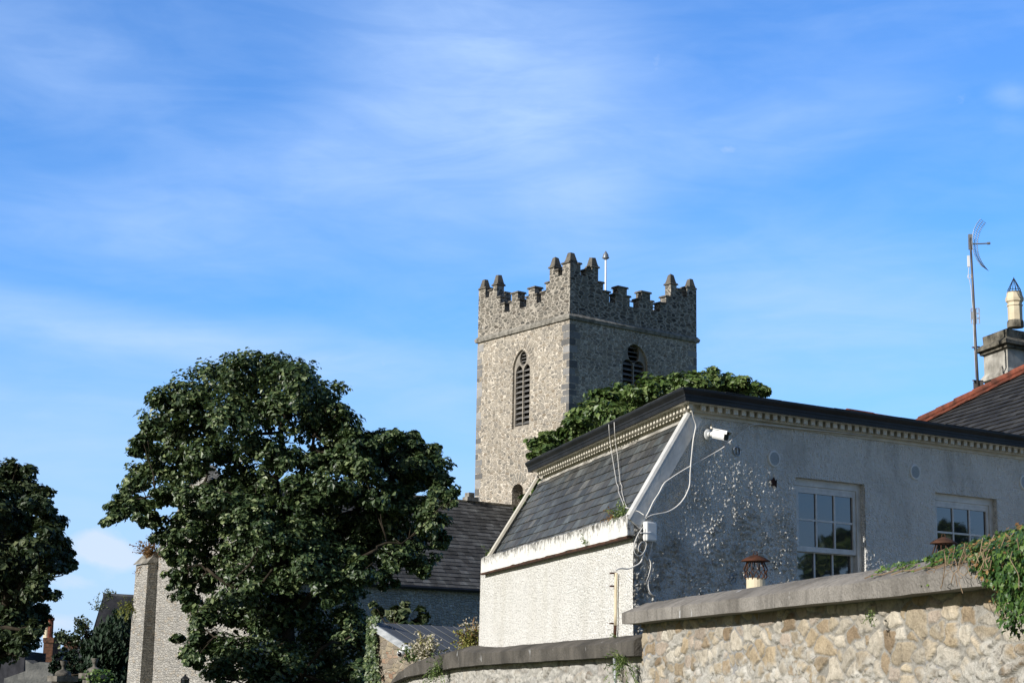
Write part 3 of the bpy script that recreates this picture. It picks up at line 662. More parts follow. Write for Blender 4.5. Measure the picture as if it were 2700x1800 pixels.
def sash_window(b0, b1, zt, zb, name='window'):
    """deep-set three over three sash; frame, two sashes, glazing"""
    dep = .065; iN = -nRo
    mb = MB()                                          # rendered reveal
    mb.box(H3(0, b0 - .001, zb) + iN * .30, dR * -.02, nRo * .296, ZH * (zt - zb)); mb.box(H3(0, b1 + .001, zb) + iN * .30, dR * .02, nRo * .296, ZH * (zt - zb)); mb.box(H3(0, b0 - .02, zt + .001) + iN * .30, dR * (b1 - b0 + .04), nRo * .29, ZH * .02)
    mb.build('wall', 'front_render', house)
    fr = MB(); w = b1 - b0; fw = .075
    O = lambda b, z, d: H3(0, b, z) + iN * d
    fr.box(O(b0, zb, dep + .10), dR * fw, nRo * .10, ZH * (zt - zb)); fr.box(O(b1 - fw, zb, dep + .10), dR * fw, nRo * .10, ZH * (zt - zb))
    fr.box(O(b0 + fw, zt - .085, dep + .10), dR * (w - 2 * fw), nRo * .10, ZH * .085); fr.box(O(b0 + fw, zb, dep + .10), dR * (w - 2 * fw), nRo * .13, ZH * .06)
    fr.box(O(b0 + fw, zt - .12, dep + .10), dR * (w - 2 * fw), nRo * .085, ZH * .034)
    win = fr.build(name, 'white_paint', house)
    i0, i1 = b0 + fw, b1 - fw; zm = zt - .12 - .74
    def sash(z0, z1, d, bot, top):
        s = MB(); st = .05; s.box(O(i0 + .001, z0, d + .04), dR * st, nRo * .04, ZH * (z1 - z0)); s.box(O(i1 - st - .001, z0, d + .04), dR * st, nRo * .04, ZH * (z1 - z0))
        s.box(O(i0 + st, z0, d + .04), dR * (i1 - i0 - 2 * st), nRo * .042, ZH * bot); s.box(O(i0 + st, z1 - top, d + .04), dR * (i1 - i0 - 2 * st), nRo * .038, ZH * top)
        gw = (i1 - i0 - 2 * st)
        for k in (1, 2): s.box(O(i0 + st + gw * k / 3 - .012, z0 + bot, d + .037), dR * .024, nRo * .03, ZH * (z1 - z0 - bot - top))
        zmid = (z0 + bot + z1 - top) / 2
        for k in range(3):
            s.box(O(i0 + st + gw * k / 3 + (.012 if k else 0), zmid - .012, d + .037), dR * (gw / 3 - (.024 if k == 1 else .012)), nRo * .028, ZH * .024)
        s.build('sash', 'white_paint', win)
        p = MB(); p.box(O(i0 + st - .004, z0 + bot - .004, d + .026), dR * (gw + .008), nRo * .004, ZH * (z1 - z0 - bot - top + .008)); p.build('pane', 'window_glass', win)
    sash(zm, zt - .121, dep + .015, .06, .045); sash(zb + .061, zm + .03, dep + .06, .08, .04)
    c = MB(); c.box(O(b0, zb, .34), dR * w, nRo * .02, ZH * (zt - zb)); c.build('dark_backing', 'black_plastic', win)  # black sheet stands in for the unlit room behind the glass
    return win
for w in WINS: sash_window(*w)

# round vents, tie plates, camera, box, cables
def side_pt(u, v, off=.0):
    q = at_pl(u, v, W0 + nRo * off, nRo); return q
def vent(u, v, r=.098):
    c = side_pt(u, v, .004); mb = MB(); mb.lathe(c, [(r, 0), (r, .012), (r * .93, .022), (r * .80, .024), (r * .78, .010)], 28, nRo)
    o = mb.build('air_vent', 'white_plastic', house); s = MB(); s.lathe(c + nRo * .0105, [(r * .77, 0), (r * .77, .001)], 24, nRo); s.build('dark_disc', 'black_plastic', o); s = MB()  # black disc stands in for the shaded hollow behind the slats
    for k in range(-6, 7):
        z = k * r * .118; hw = math.sqrt(max(0, (r * .78) ** 2 - z * z))
        s.box(c + dR * -hw + ZH * (z - .003) + nRo * .013, dR * 2 * hw, ZH * .007, nRo * .008)
    s.build('grille', 'grey_plastic', o)
for uv in [(2039.4, 1209), (2410.8, 1244), (2699, 1271)]: vent(*uv)
def tie(u, v, ang):
    c = side_pt(u, v, .012); r = .052; mb = MB(); 
    pts = [c + (dR * math.cos(2 * math.pi * k / 20) + ZH * math.sin(2 * math.pi * k / 20)) * r for k in range(21)]
    mb.tube(pts, .009, 6); d = dR * math.cos(ang) + ZH * math.sin(ang); mb.tube([c - d * r, c + d * r], .009, 6); mb.lathe(c - nRo * .02, [(r, 0), (r, .012)], 20, nRo)
    mb.build('wall_tie_plate', 'galvanised', house)
tie(1942.8, 1189, math.pi / 2); tie(1932.4, 1527, math.radians(40))

cam = thing('security_camera', 'white bullet security camera under the cornice of the white house', 'camera', side_pt(1865, 1145))
c0 = side_pt(1864.5, 1146, .0); mb = MB(); mb.lathe(c0, [(.066, 0), (.066, .018), (.058, .026), (.03, .030)], 20, nRo); mb.build('base', 'white_plastic', cam, True)
c1 = c0 + nRo * .11 + dR * .02; mb = MB(); mb.tube([c0 + nRo * .02, c0 + nRo * .09, c1 + dR * .02], [.03, .03, .028], 10); mb.build('arm', 'white_plastic', cam, True)
cdir = (dR * .22 + nRo * .88 + ZH * -.22).normalized(); cs = cdir.cross(ZH).normalized(); cu = cs.cross(cdir)
b0_ = c1 + cdir * -.02 + dR * .01; mb = MB()
oct_ = [(-.045, -.028), (-.028, -.05), (.028, -.05), (.045, -.028), (.045, .04), (.032, .05), (-.032, .05), (-.045, .04)]
mb.hull8([b0_ + cs * x + cu * y for x, y in oct_], [b0_ + cdir * .165 + cs * x + cu * y for x, y in oct_]); mb.build('body', 'white_plastic', cam)
mb = MB(); mb.box(b0_ + cs * -.052 + cu * .053 + cdir * .0, cs * .104, cdir * .20, cu * .008); mb.box(b0_ + cs * -.054 + cu * .02 + cdir * .10, cs * .007, cdir * .10, cu * .034); mb.box(b0_ + cs * .047 + cu * .02 + cdir * .10, cs * .007, cdir * .10, cu * .034); mb.build('sun_shield', 'white_plastic', cam)
mb = MB(); mb.hull8([b0_ + cdir * .166 + cs * x * .93 + cu * y * .93 for x, y in oct_], [b0_ + cdir * .172 + cs * x * .9 + cu * y * .9 for x, y in oct_]); mb.build('lens', 'black_plastic', cam)
mb = MB(); mb.box(c0 + ZH * .07 + dR * .02 + nRo * .03, dR * .035, nRo * .03, ZH * .05); mb.build('bracket', 'cream_paint', cam)

bb0, bz0 = uvb(1692, 1374); bb1, bz1 = uvb(1721, 1429)
mb = MB(); mb.box(H3(0, bb0, bz1) + nRo * .006, dR * (bb1 - bb0), nRo * .075, ZH * (bz0 - bz1))
ub = mb.build('utility_box', 'white_plastic'); bevel(ub, .022, 3); tag(ub, 'pale plastic junction box on the corner of the white house', 'junction box')
def cable(pts, off, r, name, label, conv=None, mat='cable_white', front=False, n=5):
    mb = MB(); P = []
    for i, q in enumerate(pts):
        u, v = q[:2]; o = q[2] if len(q) > 2 else off
        P.append(at_pl(u, v, W0 + (nLo if front else nRo) * o, nLo if front else nRo))
    Q = []
    for i in range(len(P) - 1):
        a, b, c, d = P[max(i - 1, 0)], P[i], P[i + 1], P[min(i + 2, len(P) - 1)]
        for k in range(6):
            t = k / 6; Q.append(.5 * ((2 * b) + (c - a) * t + (2 * a - 5 * b + 4 * c - d) * t * t + (3 * b - a - 3 * c + d) * t ** 3))
    Q.append(P[-1]); mb.tube(Q, r, n); o = mb.build(name, mat, None, True); tag(o, label, 'cable'); return o
z3 = lambda *L: [Z(3, *q[:2]) + tuple(q[2:]) for q in L]
cable(z3((700, 225, .14), (712, 300, .10), (735, 375), (728, 430), (715, 500), (700, 640), (690, 760), (685, 870), (665, 930), (640, 980), (600, 1030), (550, 1070), (490, 1098), (430, 1110), (370, 1122), (325, 1145)), .07, .0085, 'cable', 'pale cable hanging in a long curve from the cornice corner to the junction box')
cable(z3((2195, 470), (1800, 425), (1500, 395), (1290, 372), (1215, 372), (1170, 390), (1080, 465), (1000, 530), (950, 572), (830, 640), (720, 700), (600, 770), (510, 830), (470, 865), (430, 940), (385, 1010), (350, 1085), (320, 1140)), .065, .0080, 'cable', 'pale cable crossing the side wall diagonally below the security camera')
z6 = lambda *L: [Z(6, *q[:2]) + tuple(q[2:]) for q in L]
cable(z6((300, 182, .10), (360, 186, .10), (412, 182, .06), (405, 260), (360, 420), (320, 360), (285, 340), (290, 290), (320, 262), (345, 300), (340, 340), (300, 440), (240, 480), (190, 500), (120, 497), (78, 515)), .05, .0085, 'cable', 'cable looping under the junction box to the rusty conduit')
cable(z6((318, 130), (270, 210), (240, 300), (250, 360), (290, 385), (330, 350), (350, 290), (345, 262)), .06, .006, 'cable', 'thin cable loop hanging left of the junction box')
for kk, (dx, lab) in enumerate([(0, 'leftmost strand of the slack cable bundle below the junction box'), (14, 'rightmost strand of the slack cable bundle below the junction box')]):
    cable(z6((330, 270), (350, 340), (375, 400), (390 + dx, 470), (372 + dx, 560), (352 + dx, 620), (362 + dx, 690), (390 + dx, 728), (430 + dx * .5, 742)), .03 + .012 * kk, .0075, 'cable', lab)
# two thin wires over the mansard
def on_slate(u, v, off=.05):
    return at_pl(u, v, H3(0, bK, zK) + sn * off, sn)
for x0, lab, pts in [(1270, 'left one of two thin wires dropping over the mansard slates', [(1335, 700), (1350, 730), (1350, 770), (1375, 830), (1400, 895), (1440, 915), (1500, 922)]), (1315, 'right one of two thin wires dropping over the mansard slates', [(1365, 695), (1380, 725), (1378, 765), (1395, 840), (1420, 900), (1455, 912), (1520, 935), (1560, 962)])]:
    mb = MB(); q = [at_pl(*Z(2, x0, 196 if x0 > 1300 else 215), H3(0, bK - .31 / S65, 0), nLo), at_pl(*Z(2, x0 + 5, 290), H3(0, bK - .31 / S65, 0), nLo), at_pl(*Z(2, x0 + 12, 370), H3(0, bK - .16 / S65, 0), nLo), on_slate(*Z(2, x0 + 28, 470), .08)]
    for a, b in zip([(x0 + 28, 470)] + pts[:-1], pts): q.append(on_slate(*Z(2, *b), .05))
    mb.tube(q, .0046, 5); tag(mb.build('wire', 'cable_white', None, True), lab, 'wire')
# rusty conduit on the front wall
mb = MB(); f_ = lambda x, y, o=.035: at_pl(*Z(6, x, y), W0 + nLo * o, nLo)
cond = thing('conduit', 'rusty vertical conduit pipe on the sunlit front of the white house', 'pipe', f_(75, 1120))
mb.tube([f_(84, 535), f_(80, 640), f_(78, 760), f_(77, 900), f_(75, 1000)], .017, 8); mb.build('pipe', 'pot_cream', cond, True)
mb = MB(); mb.tube([f_(75, 1000), f_(72, 1060), f_(70, 1135)], .018, 8); mb.build('pipe', 'rust', cond, True)
for y in (545, 660, 990):
    mb = MB(); mb.box(f_(78 - y * .005, y, .0) - dL * .04, dL * .08, nLo * .056, ZH * .016); mb.build('pipe_clip', 'rust', cond)
# dead leaf caught on the wall
c = side_pt(2041, 1271, .03)
o = leaves('dead_leaf', [c], np.array([list(nRo)]), [.13], np.array([.45]), 'rust', None, LOBE, [list(-ZH * 1 + dR * .5)]); tag(o, 'single rust brown dead leaf stuck on the side wall left of the window', 'leaf')

# ------------------------------------------------------------------ main roof behind, chimney, aerial
mainh = thing('slate_house', 'dark hipped slate roof with terracotta hip tiles rising behind the white house', 'house', H3(4, 8, 0))
def ab(q): 
    d = Vector((q.x - W0.x, q.y - W0.y, 0)); b = d.dot(nin) / dR.dot(nin); return (d - dR * b).dot(dL), b
nin = Vector((dL.y, -dL.x, 0)); rn = (-nin * math.sin(math.radians(36)) + ZH * math.cos(math.radians(36))).normalized()
yE = 25.0
while yE < 70:
    if min(ab(at_pl(2715, v_, at_y(2450, 1109, yE), rn))[0] for v_ in (1150, 960)) > .35: break
    yE += .25
print('main roof depth', yE)
Eh = at_y(2450, 1109, yE); tanp = math.tan(math.radians(36))
nin = Vector((dL.y, -dL.x, 0))
rn = (-nin * math.sin(math.radians(36)) + ZH * math.cos(math.radians(36))).normalized()
def ab(q): 
    d = Vector((q.x - W0.x, q.y - W0.y, 0)); b = d.dot(nin) / dR.dot(nin); return (d - dR * b).dot(dL), b
Th = at_pl(2780, 944, Eh, rn)
aE, bE = ab(Eh); aT, bT = ab(Th)
def rz(b): return Eh.z + tanp * (b - bE) * dR.dot(nin)
def ahip(b): return aE + (aT - aE) * (b - bE) / (bT - bE)
bF = bE - (Eh.z - zFT - .02) / (tanp * dR.dot(nin)); bTop = bT + (bT - bE) * .8
nr = 26; mb = MB(); sa = .25
for k in range(nr):
    b0_ = bF + (bTop - bF) * k / nr; b1_ = bF + (bTop - bF) * (k + 1.15) / nr; a = sa
    a = sa - random.uniform(0, .2)
    while a < ahip(b0_) - .02:
        w = .27; a0 = max(a, sa); a1 = min(a + w - .004, ahip(b0_)); 
        if a1 > a0 + .02:
            lift = .018 + random.uniform(0, .006); t = random.choice([.028, .035, .042, .05, .038])
            p = H3(a0, b0_ - random.uniform(0, .012), rz(b0_)) + rn * lift; q = H3(a0, b1_, rz(b1_)) + rn * .004; q2 = min(a1, ahip(b1_)) - a0; q2 = max(q2, .01)
            mb.hull8([p, p + dL * (a1 - a0), H3(a0 + q2, b1_, rz(b1_)) + rn * .004, q], [p + rn * .007, p + dL * (a1 - a0) + rn * .007, H3(a0 + q2, b1_, rz(b1_)) + rn * .011, q + rn * .007], t)
        a += w
mb.build('roof', 'main_slate', mainh)
mb = MB()                                              # roof body and far hip plane, walls
tops = H3(ahip(bTop), bTop, rz(bTop)); e0 = H3(ahip(bF), bF, rz(bF))
mb.poly([H3(sa, bF, rz(bF)), e0, tops, H3(sa, bTop, rz(bTop))])
mb.poly([e0, tops, H3(ahip(bF), bTop + 6, rz(bF))]); mb.poly([tops, H3(sa, bTop, rz(bTop)), H3(sa, bTop + 6, rz(bF)), H3(ahip(bF), bTop + 6, rz(bF))])
mb.build('roof', 'far_roof', mainh)
mb = MB(); mb.hull8([H3(sa, bF + .3, 0), H3(ahip(bF) - .2, bF + .3, 0), H3(ahip(bF) - .2, bTop + 5, 0), H3(sa, bTop + 5, 0)], [H3(sa, bF + .3, rz(bF) - .05), H3(ahip(bF) - .2, bF + .3, rz(bF) - .05), H3(ahip(bF) - .2, bTop + 5, rz(bF) - .05), H3(sa, bTop + 5, rz(bF) - .05)]); mb.build('wall', 'render_stained', mainh)
hd = (tops - e0); hl = hd.length; hd.normalize(); hs = rn.cross(hd).normalized(); hs = hs if hs.dot(-dL) > 0 else -hs
mb = MB(); k = 0.0; ntile = int(hl / .42)
for k in range(ntile):
    p = e0 + hd * (k * .42) + rn * (.03 + (k % 2) * .004); q = p + hd * .425
    mb.tube([p + rn * .055 - hd * .0, q + rn * .045], [.062, .056], 10)
    mb.box(p + hs * .02 + rn * .012, hd * .415, hs * .165, rn * .016); mb.box(p - hs * .02 + rn * .0, hd * .415, (-hs * .8 - rn * .6).normalized() * .16, rn * .016)
mb.build('hip_tiles', 'terracotta', mainh)
# chimney
ch = Vector(at_y(*Z(5, 788, 1000), yE + 3.5)); ch.z = 0
def CP(a, b, z): return ch + dL * a + dR * b + ZH * z
zc = lambda y: zv(ch, Z(5, 788, y)[1])
def cblock(mb, a0, a1, b0, b1, z0, z1, i=0): 
    mb.hull8([CP(a0, b0, z0), CP(a1, b0, z0), CP(a1, b1, z0), CP(a0, b1, z0)], [CP(a0 + i, b0 + i, z1), CP(a1 - i, b0 + i, z1), CP(a1 - i, b1 - i, z1), CP(a0 + i, b1 - i, z1)])
KC = (yE + 3.5) / 28.5; CA, CB = .80 * KC, .62 * KC
chim = thing('chimney', 'grey rendered chimney stack with moulded cap on the dark slate roof', 'chimney', ch)
mb = MB(); cblock(mb, 0, CA, 0, CB, 0, zc(945)); mb.build('stack', 'render_stained', chim)
mb = MB(); cblock(mb, -.06*KC, CA + .06*KC, -.06*KC, CB + .06*KC, zc(1150), zc(1128)); cblock(mb, -.05*KC, CA + .05*KC, -.05*KC, CB + .05*KC, zc(1127), zc(1100), .05*KC); mb.build('string_course', 'render_stained', chim)
mb = MB(); cblock(mb, -.06*KC, CA + .06*KC, -.06*KC, CB + .06*KC, zc(966), zc(946)); cblock(mb, -.13*KC, CA + .13*KC, -.13*KC, CB + .13*KC, zc(945), zc(922)); cblock(mb, -.12*KC, CA + .12*KC, -.12*KC, CB + .12*KC, zc(921), zc(893), .11*KC)
cblock(mb, -.0, CA + .0, -.0, CB + .0, zc(892), zc(838), -.012); cblock(mb, .05, CA - .05, .05, CB - .05, zc(837), zc(825), .05); mb.build('cap', 'mossy_cement', chim)
pc = CP(CA * .30, CB * .5, 0); q5 = Z(5, 838, 700); pc2 = Vector(at_y(q5[0], q5[1], (CP(CA * .5, CB * .5, 0)).y)); pc = Vector((pc2.x, pc2.y, 0))
zp = lambda y: zv(pc, Z(5, 838, y)[1]); px = pc.y / F / 2.571
pot = thing('chimney_pot', 'tall cream octagonal chimney pot with a wire bird cage on top', 'chimney pot', pc + ZH * zp(830))
mb = MB(); mb.lathe(pc, [(57 * px, zp(832)), (57 * px, zp(800)), (55 * px, zp(790)), (50 * px, zp(782))], 8); mb.build('pot_base', 'mossy_cement', pot)
mb = MB(); mb.lathe(pc, [(49 * px, zp(783)), (50 * px, zp(690)), (56 * px, zp(686)), (56 * px, zp(680)), (49 * px, zp(678)), (50 * px, zp(664)), (61 * px, zp(655)), (63 * px, zp(640)), (62 * px, zp(632)), (55 * px, zp(618)), (52 * px, zp(600)), (54 * px, zp(595)), (44 * px, zp(594))], 8); mb.build('pot', 'pot_cream', pot)
mb = MB()
for k in range(12):
    q = 2 * math.pi * k / 12; mb.tube([pc + Vector((math.cos(q), math.sin(q), 0)) * 46 * px + ZH * zp(596), pc + Vector((math.cos(q), math.sin(q), 0)) * 44 * px + ZH * zp(578), pc + Vector((math.cos(q), math.sin(q), 0)) * 3 * px + ZH * zp(500)], .0055, 4)
for yy, rr in ((578, 45), (592, 47)):
    mb.tube([pc + Vector((math.cos(2 * math.pi * k / 16), math.sin(2 * math.pi * k / 16), 0)) * rr * px + ZH * zp(yy) for k in range(17)], .006, 4)
mb.lathe(pc, [(4 * px, zp(505)), (2 * px, zp(490))], 6); mb.build('bird_cage', 'black_paint', pot)
# aerial
ya = yE + 3; A_ = lambda x, y, d=0: at_y(*Z(5, x, y), ya + d)
aer = thing('aerial_mast', 'leaning television aerial mast with a curved wire grid reflector beside the chimney', 'aerial', A_(585, 1235))
mb = MB(); mb.tube([A_(588, 1235), A_(575, 1000), A_(556, 600), A_(535, 224)], [.026, .026, .023, .021], 8); mb.build('pole', 'pole_metal', aer, True)
gr = MB(); ex_ = Vector((.35, .94, 0)).normalized()
rib = [(605, 100), (580, 132), (562, 170), (552, 215), (549, 255), (553, 295), (562, 330), (580, 368), (602, 400), (622, 424)]
R3 = [Vector(A_(*q)) for q in rib]
fine = []
for a, b in zip(R3[:-1], R3[1:]):
    for k in range(3): fine.append(a.lerp(b, k / 3))
fine.append(R3[-1])
for o_ in (-.02, .16, .34): gr.tube([p + ex_ * (o_ + .0) + Vector((.05, 0, .02)) * (o_ / .3) for p in fine], .0055, 4)
for p in fine: gr.tube([p + ex_ * -.06, p + ex_ * .40 + Vector((.07, 0, .02))], .0045, 4)
gr.build('grid_reflector', 'galvanised', aer)
mb = MB(); mb.tube([A_(540, 266), A_(600, 264), A_(650, 262)], .014, 6); mb.tube([A_(650, 262), A_(670, 260)], .026, 8); mb.box(A_(528, 300), Vector((.07, 0, 0)), Vector((0, .06, 0)), ZH * .30); mb.build('feed_arm', 'galvanised', aer)
mb = MB(); mb.box(A_(520, 418), Vector((.04, 0, 0)), Vector((0, .05, 0)), ZH * .22); mb.build('amplifier_box', 'white_plastic', aer)
mb = MB(); mb.tube([A_(530 + 13 * math.cos(q / 10 * 6.283), 487 + 14 * math.sin(q / 10 * 6.283)) for q in range(11)], .006, 4); mb.tube([A_(527, 420), A_(522, 470), A_(540, 560), A_(552, 700), A_(560, 900), A_(572, 1180)], .006, 4); mb.build('lead', 'cable_white', aer, True)
mb = MB()
for x0, x1 in ((541, 554), (574, 595)):
    mb.tube([A_(x0, 703), A_(x1, 700), A_(x1 + 3, 803), A_(x0 + 3, 806), A_(x0, 703)], .012, 5)
for y in (735, 768): mb.tube([A_(556, y + 2), A_(596, y)], .011, 5)
mb.box(A_(548, 770), Vector((.05, 0, 0)), Vector((0, .05, 0)), ZH * .13); mb.build('panel_antenna', 'lead_grey', aer)
mb = MB(); mb.tube([A_(550, 966, -.05), A_(596, 962, .3)], .018, 6); mb.tube([A_(554, 1190, -.05), A_(620, 1194, .3)], .018, 6); mb.box(A_(566, 1240), Vector((.17, 0, 0)), Vector((0, .1, 0)), ZH * .13); mb.build('bracket', 'pole_metal', aer)

# ------------------------------------------------------------------ high garden wall (right)
dW = ray(400, 1780); dW.z = 0; dW.normalize(); nW = Vector((-dW.y, dW.x, 0))
P0 = at_y(1645, 1650, 18.4); P0.z = 0
def GW(s, d, z): return P0 - dW * s + nW * d + ZH * z          # s towards the camera, d out of the wall
def gw(u, v, d=0.0):
    q = at_pl(u, v, P0 + nW * d, nW); return -(q - P0).dot(dW), q.z
gwall = thing('garden_wall', 'tall rubble garden wall with chamfered concrete coping, ivy hanging over its near end', 'wall', GW(5, -.25, 0))
SL = 10.5
def st_cells(X, Y, s):
    wx = X + .05 * (fbm(X / .22, Y / .22, s + 60, 3) - .5); wy = Y + .05 * (fbm(X / .22, Y / .22, s + 70, 3) - .5)
    return voro(wx / .19, wy / .112, s, .48, 2, .95)
PAL = np.array([(.47, .39, .28), (.52, .44, .33), (.42, .33, .22), (.56, .50, .41), (.60, .54, .45), (.46, .38, .31), (.52, .41, .27), (.30, .22, .14), (.61, .56, .48), (.44, .42, .385), (.50, .42, .35), (.56, .47, .34), (.38, .29, .19), (.58, .52, .43)])
def wall_h(s0, lich):
    def h(X, Y):
        X = X / (1.3 if s0 < 200 else 2.2)
        f1, f2, c = st_cells(X, Y, s0); e = f2 - f1
        st = sstep(.10, .26, e + .10 * (fbm(X / .04, Y / .04, 3, 3) - .5))
        rag = fbm(X / .10, Y / .10, 14, 4) - .5
        return st * (.008 + .018 * np.mod(c * 5.7, 1)) + rag * (.010 + .010 * st) + (fbm(X / .035, Y / .035, 21, 3) - .5) * .008 + (fbm(X / .9, Y / .9, 2, 2) - .5) * .03
    return h
def wall_c(s0, z0, lich, grey=0.0, lz=1.92):
    def f(X, Y):
        X = X / (1.3 if s0 < 200 else 2.2)
        f1, f2, c = st_cells(X, Y, s0); e = f2 - f1
        st = sstep(.14, .20, e + .10 * (fbm(X / .04, Y / .04, 3, 3) - .5))[..., None]
        c2 = np.mod(c * 7.31, 1)
        col = (PAL * .86 + PAL.mean(1, keepdims=True) * np.array((.14, .14, .12)))[(c * .9999 * len(PAL)).astype(int)] * (.85 + .3 * c2[..., None])
        col = col * (.72 + .5 * fbm(X / .09, Y / .09, 33, 4))[..., None]
        mort = np.array((.36, .345, .31)) * (.8 + .4 * fbm(X / .12, Y / .12, 5, 4))[..., None]
        o = mort * (1 - st) + col * st
        g_ = o.mean(-1, keepdims=True); o = o * (1 - grey) + g_ * np.array((.94, .95, .94)) * grey
        m = sstep(.44, .60, fbm(X / .5, Y / .28, 44, 5) + lich * (lz - (z0 + Y)))[..., None] * sstep(.30, .55, fbm(X / .06, Y / .06, 47, 4))[..., None]
        wh = np.array((.60, .585, .54)) * (.62 + .55 * fbm(X / .05, Y / .05, 48, 4))[..., None]
        o = o * (1 - .82 * m) + wh * .82 * m
        dk = sstep(.62, .72, fbm(X / .035, Y / .035, 52, 4))[..., None]; o = o * (1 - .55 * dk * (.4 + .6 * m))
        return np.concatenate([o, np.ones(X.shape + (1,))], -1)
    return f
zcb = 2.178; zw0 = 1.42
grid_panel('wall', GW(.03, -.19, zw0), -dW, ZH, nW, 9.3, zcb + .01 - zw0, .0095, wall_h(101, 1), wall_c(101, zw0, .9, 0.0, 1.80), 'garden_wall_stone', gwall)
mb = MB(); mb.box(GW(.03, -.58, 0), -dW * SL, nW * .385, ZH * (zcb - .01), .35); mb.box(GW(.03, -.195, 0), -dW * SL, nW * .012, ZH * (zw0 + .005), .35)
mb.build('wall', 'garden_wall_stone', gwall)
# coping, slightly uneven along its length
zr = zv(GW(0, -.24, 0), 1588); ze = 2.30
mb = MB(); ns = 60; prof = [(-.62, zcb - .002), (0, zcb), (.002, ze - .012), (-.014, ze), (-.235, zr), (-.40, zr + .005), (-.62, ze)]
for k in range(ns + 1):
    s = -.06 + (SL + .06) * k / ns
    for j, (d, z) in enumerate(prof):
        a = np.array([s * 1.6]); b = np.array([j * 5.3]); w = (fbm(a, b, 6, 4)[0] - .5); ww = (fbm(a * 4, b, 16, 2)[0] - .5) * .5
        sx = s + (.05 if k == 0 and j in (3, 4, 5) else 0)
        mb.v.append(tuple(GW(sx, d + w * .018 + ww * .004, z + w * .016 + ww * .004))); mb.t.append(.5)
n = len(prof)
for k in range(ns):
    for j in range(n): mb.f.append((k * n + j, k * n + (j + 1) % n, (k + 1) * n + (j + 1) % n, (k + 1) * n + j))
mb.f.append(tuple(range(n - 1, -1, -1))); mb.f.append(tuple(range(ns * n, ns * n + n)))
cpo = mb.build('coping', 'coping_concrete', gwall, True); cpo.data.set_sharp_from_angle(angle=math.radians(28))

# ------------------------------------------------------------------ lower wall running past the house front and dipping away
lwall = thing('boundary_wall', 'low grey rubble wall with dark coping below the white house, curving down to the left', 'wall', H3(4, -.4, 0))
OF = .30
def LW(a, d, z): return Vector((W0.x, W0.y, 0)) + dL * a + nLo * d + ZH * z
def lw(u, v, d=OF):
    q = at_pl(u, v, W0 + nLo * d, nLo); return (q - W0).dot(dL), q.z
tp = [lw(*Z(8, x, y)) for x, y in ((2245, 528), (2130, 545), (1600, 588), (1085, 632), (900, 615), (780, 650), (640, 688), (520, 735), (440, 790), (385, 862), (345, 960))]
bt = [lw(*Z(8, x, y)) for x, y in ((2190, 672), (1700, 702), (1060, 742), (860, 762), (700, 795), (480, 838), (385, 885), (345, 985))]
ta = np.array([q[0] for q in tp]); tz = np.array([q[1] for q in tp]); ba = np.array([q[0] for q in bt]); bz = np.array([q[1] for q in bt])
def ztop(a): return np.interp(a, ta, tz)
def zbot(a): return np.minimum(np.interp(a, ba, bz), ztop(a) - .10)
aS, aE_ = -1.0, ta[-1]; AL = aE_ - aS
mb = MB(); ns = 130
for k in range(ns + 1):
    a = aS + AL * k / ns; zt = float(ztop(a)); zb_ = float(zbot(a)); w = fbm(np.array([a * 1.7]), np.array([3.]), 6, 4)[0] - .5
    inner = -.0 if a < LF else -.25
    for d, z in ((-.25 if a > LF else .0, zb_), (OF, zb_), (OF + .004, zt - .035), (OF - .05, zt), (OF - .22, zt + .055), (-.25 if a > LF else .0, zt + .05)):
        mb.v.append(tuple(LW(a, d + w * .02, z + w * .014))); mb.t.append(.5)
n = 6
for k in range(ns):
    for j in range(n): mb.f.append((k * n + j, k * n + (j + 1) % n, (k + 1) * n + (j + 1) % n, (k + 1) * n + j))
mb.f.append(tuple(range(n - 1, -1, -1))); mb.f.append(tuple(range(ns * n, ns * n + n)))
cpo = mb.build('coping', 'coping_dark', lwall, True); cpo.data.set_sharp_from_angle(angle=math.radians(28))
lz0 = 1.1
grid_panel('wall', LW(aS, OF - .15, lz0), dL, ZH, nLo, AL, 1.0, .018, wall_h(301, 1), wall_c(301, lz0, 1.0, .55, 1.95), 'garden_wall_stone', lwall, lambda X, Y: (Y + lz0) < zbot(X + aS) + .03)
mb = MB(); mb.box(LW(aS, -.22, 0), dL * AL, nLo * (OF + .06), ZH * lz0, .3); mb.build('wall', 'garden_wall_stone', lwall)
mb = MB(); f2_ = lambda x, y: at_pl(*Z(6, x, y), W0 + nLo * (OF - .04), nLo); mb.tube([f2_(66, 1270), f2_(76, 1512), f2_(78, 1600)], .016, 7); tag(mb.build('drain_pipe', 'lead_grey', None, True), 'thin grey pipe running down the low wall below its dark coping', 'pipe')

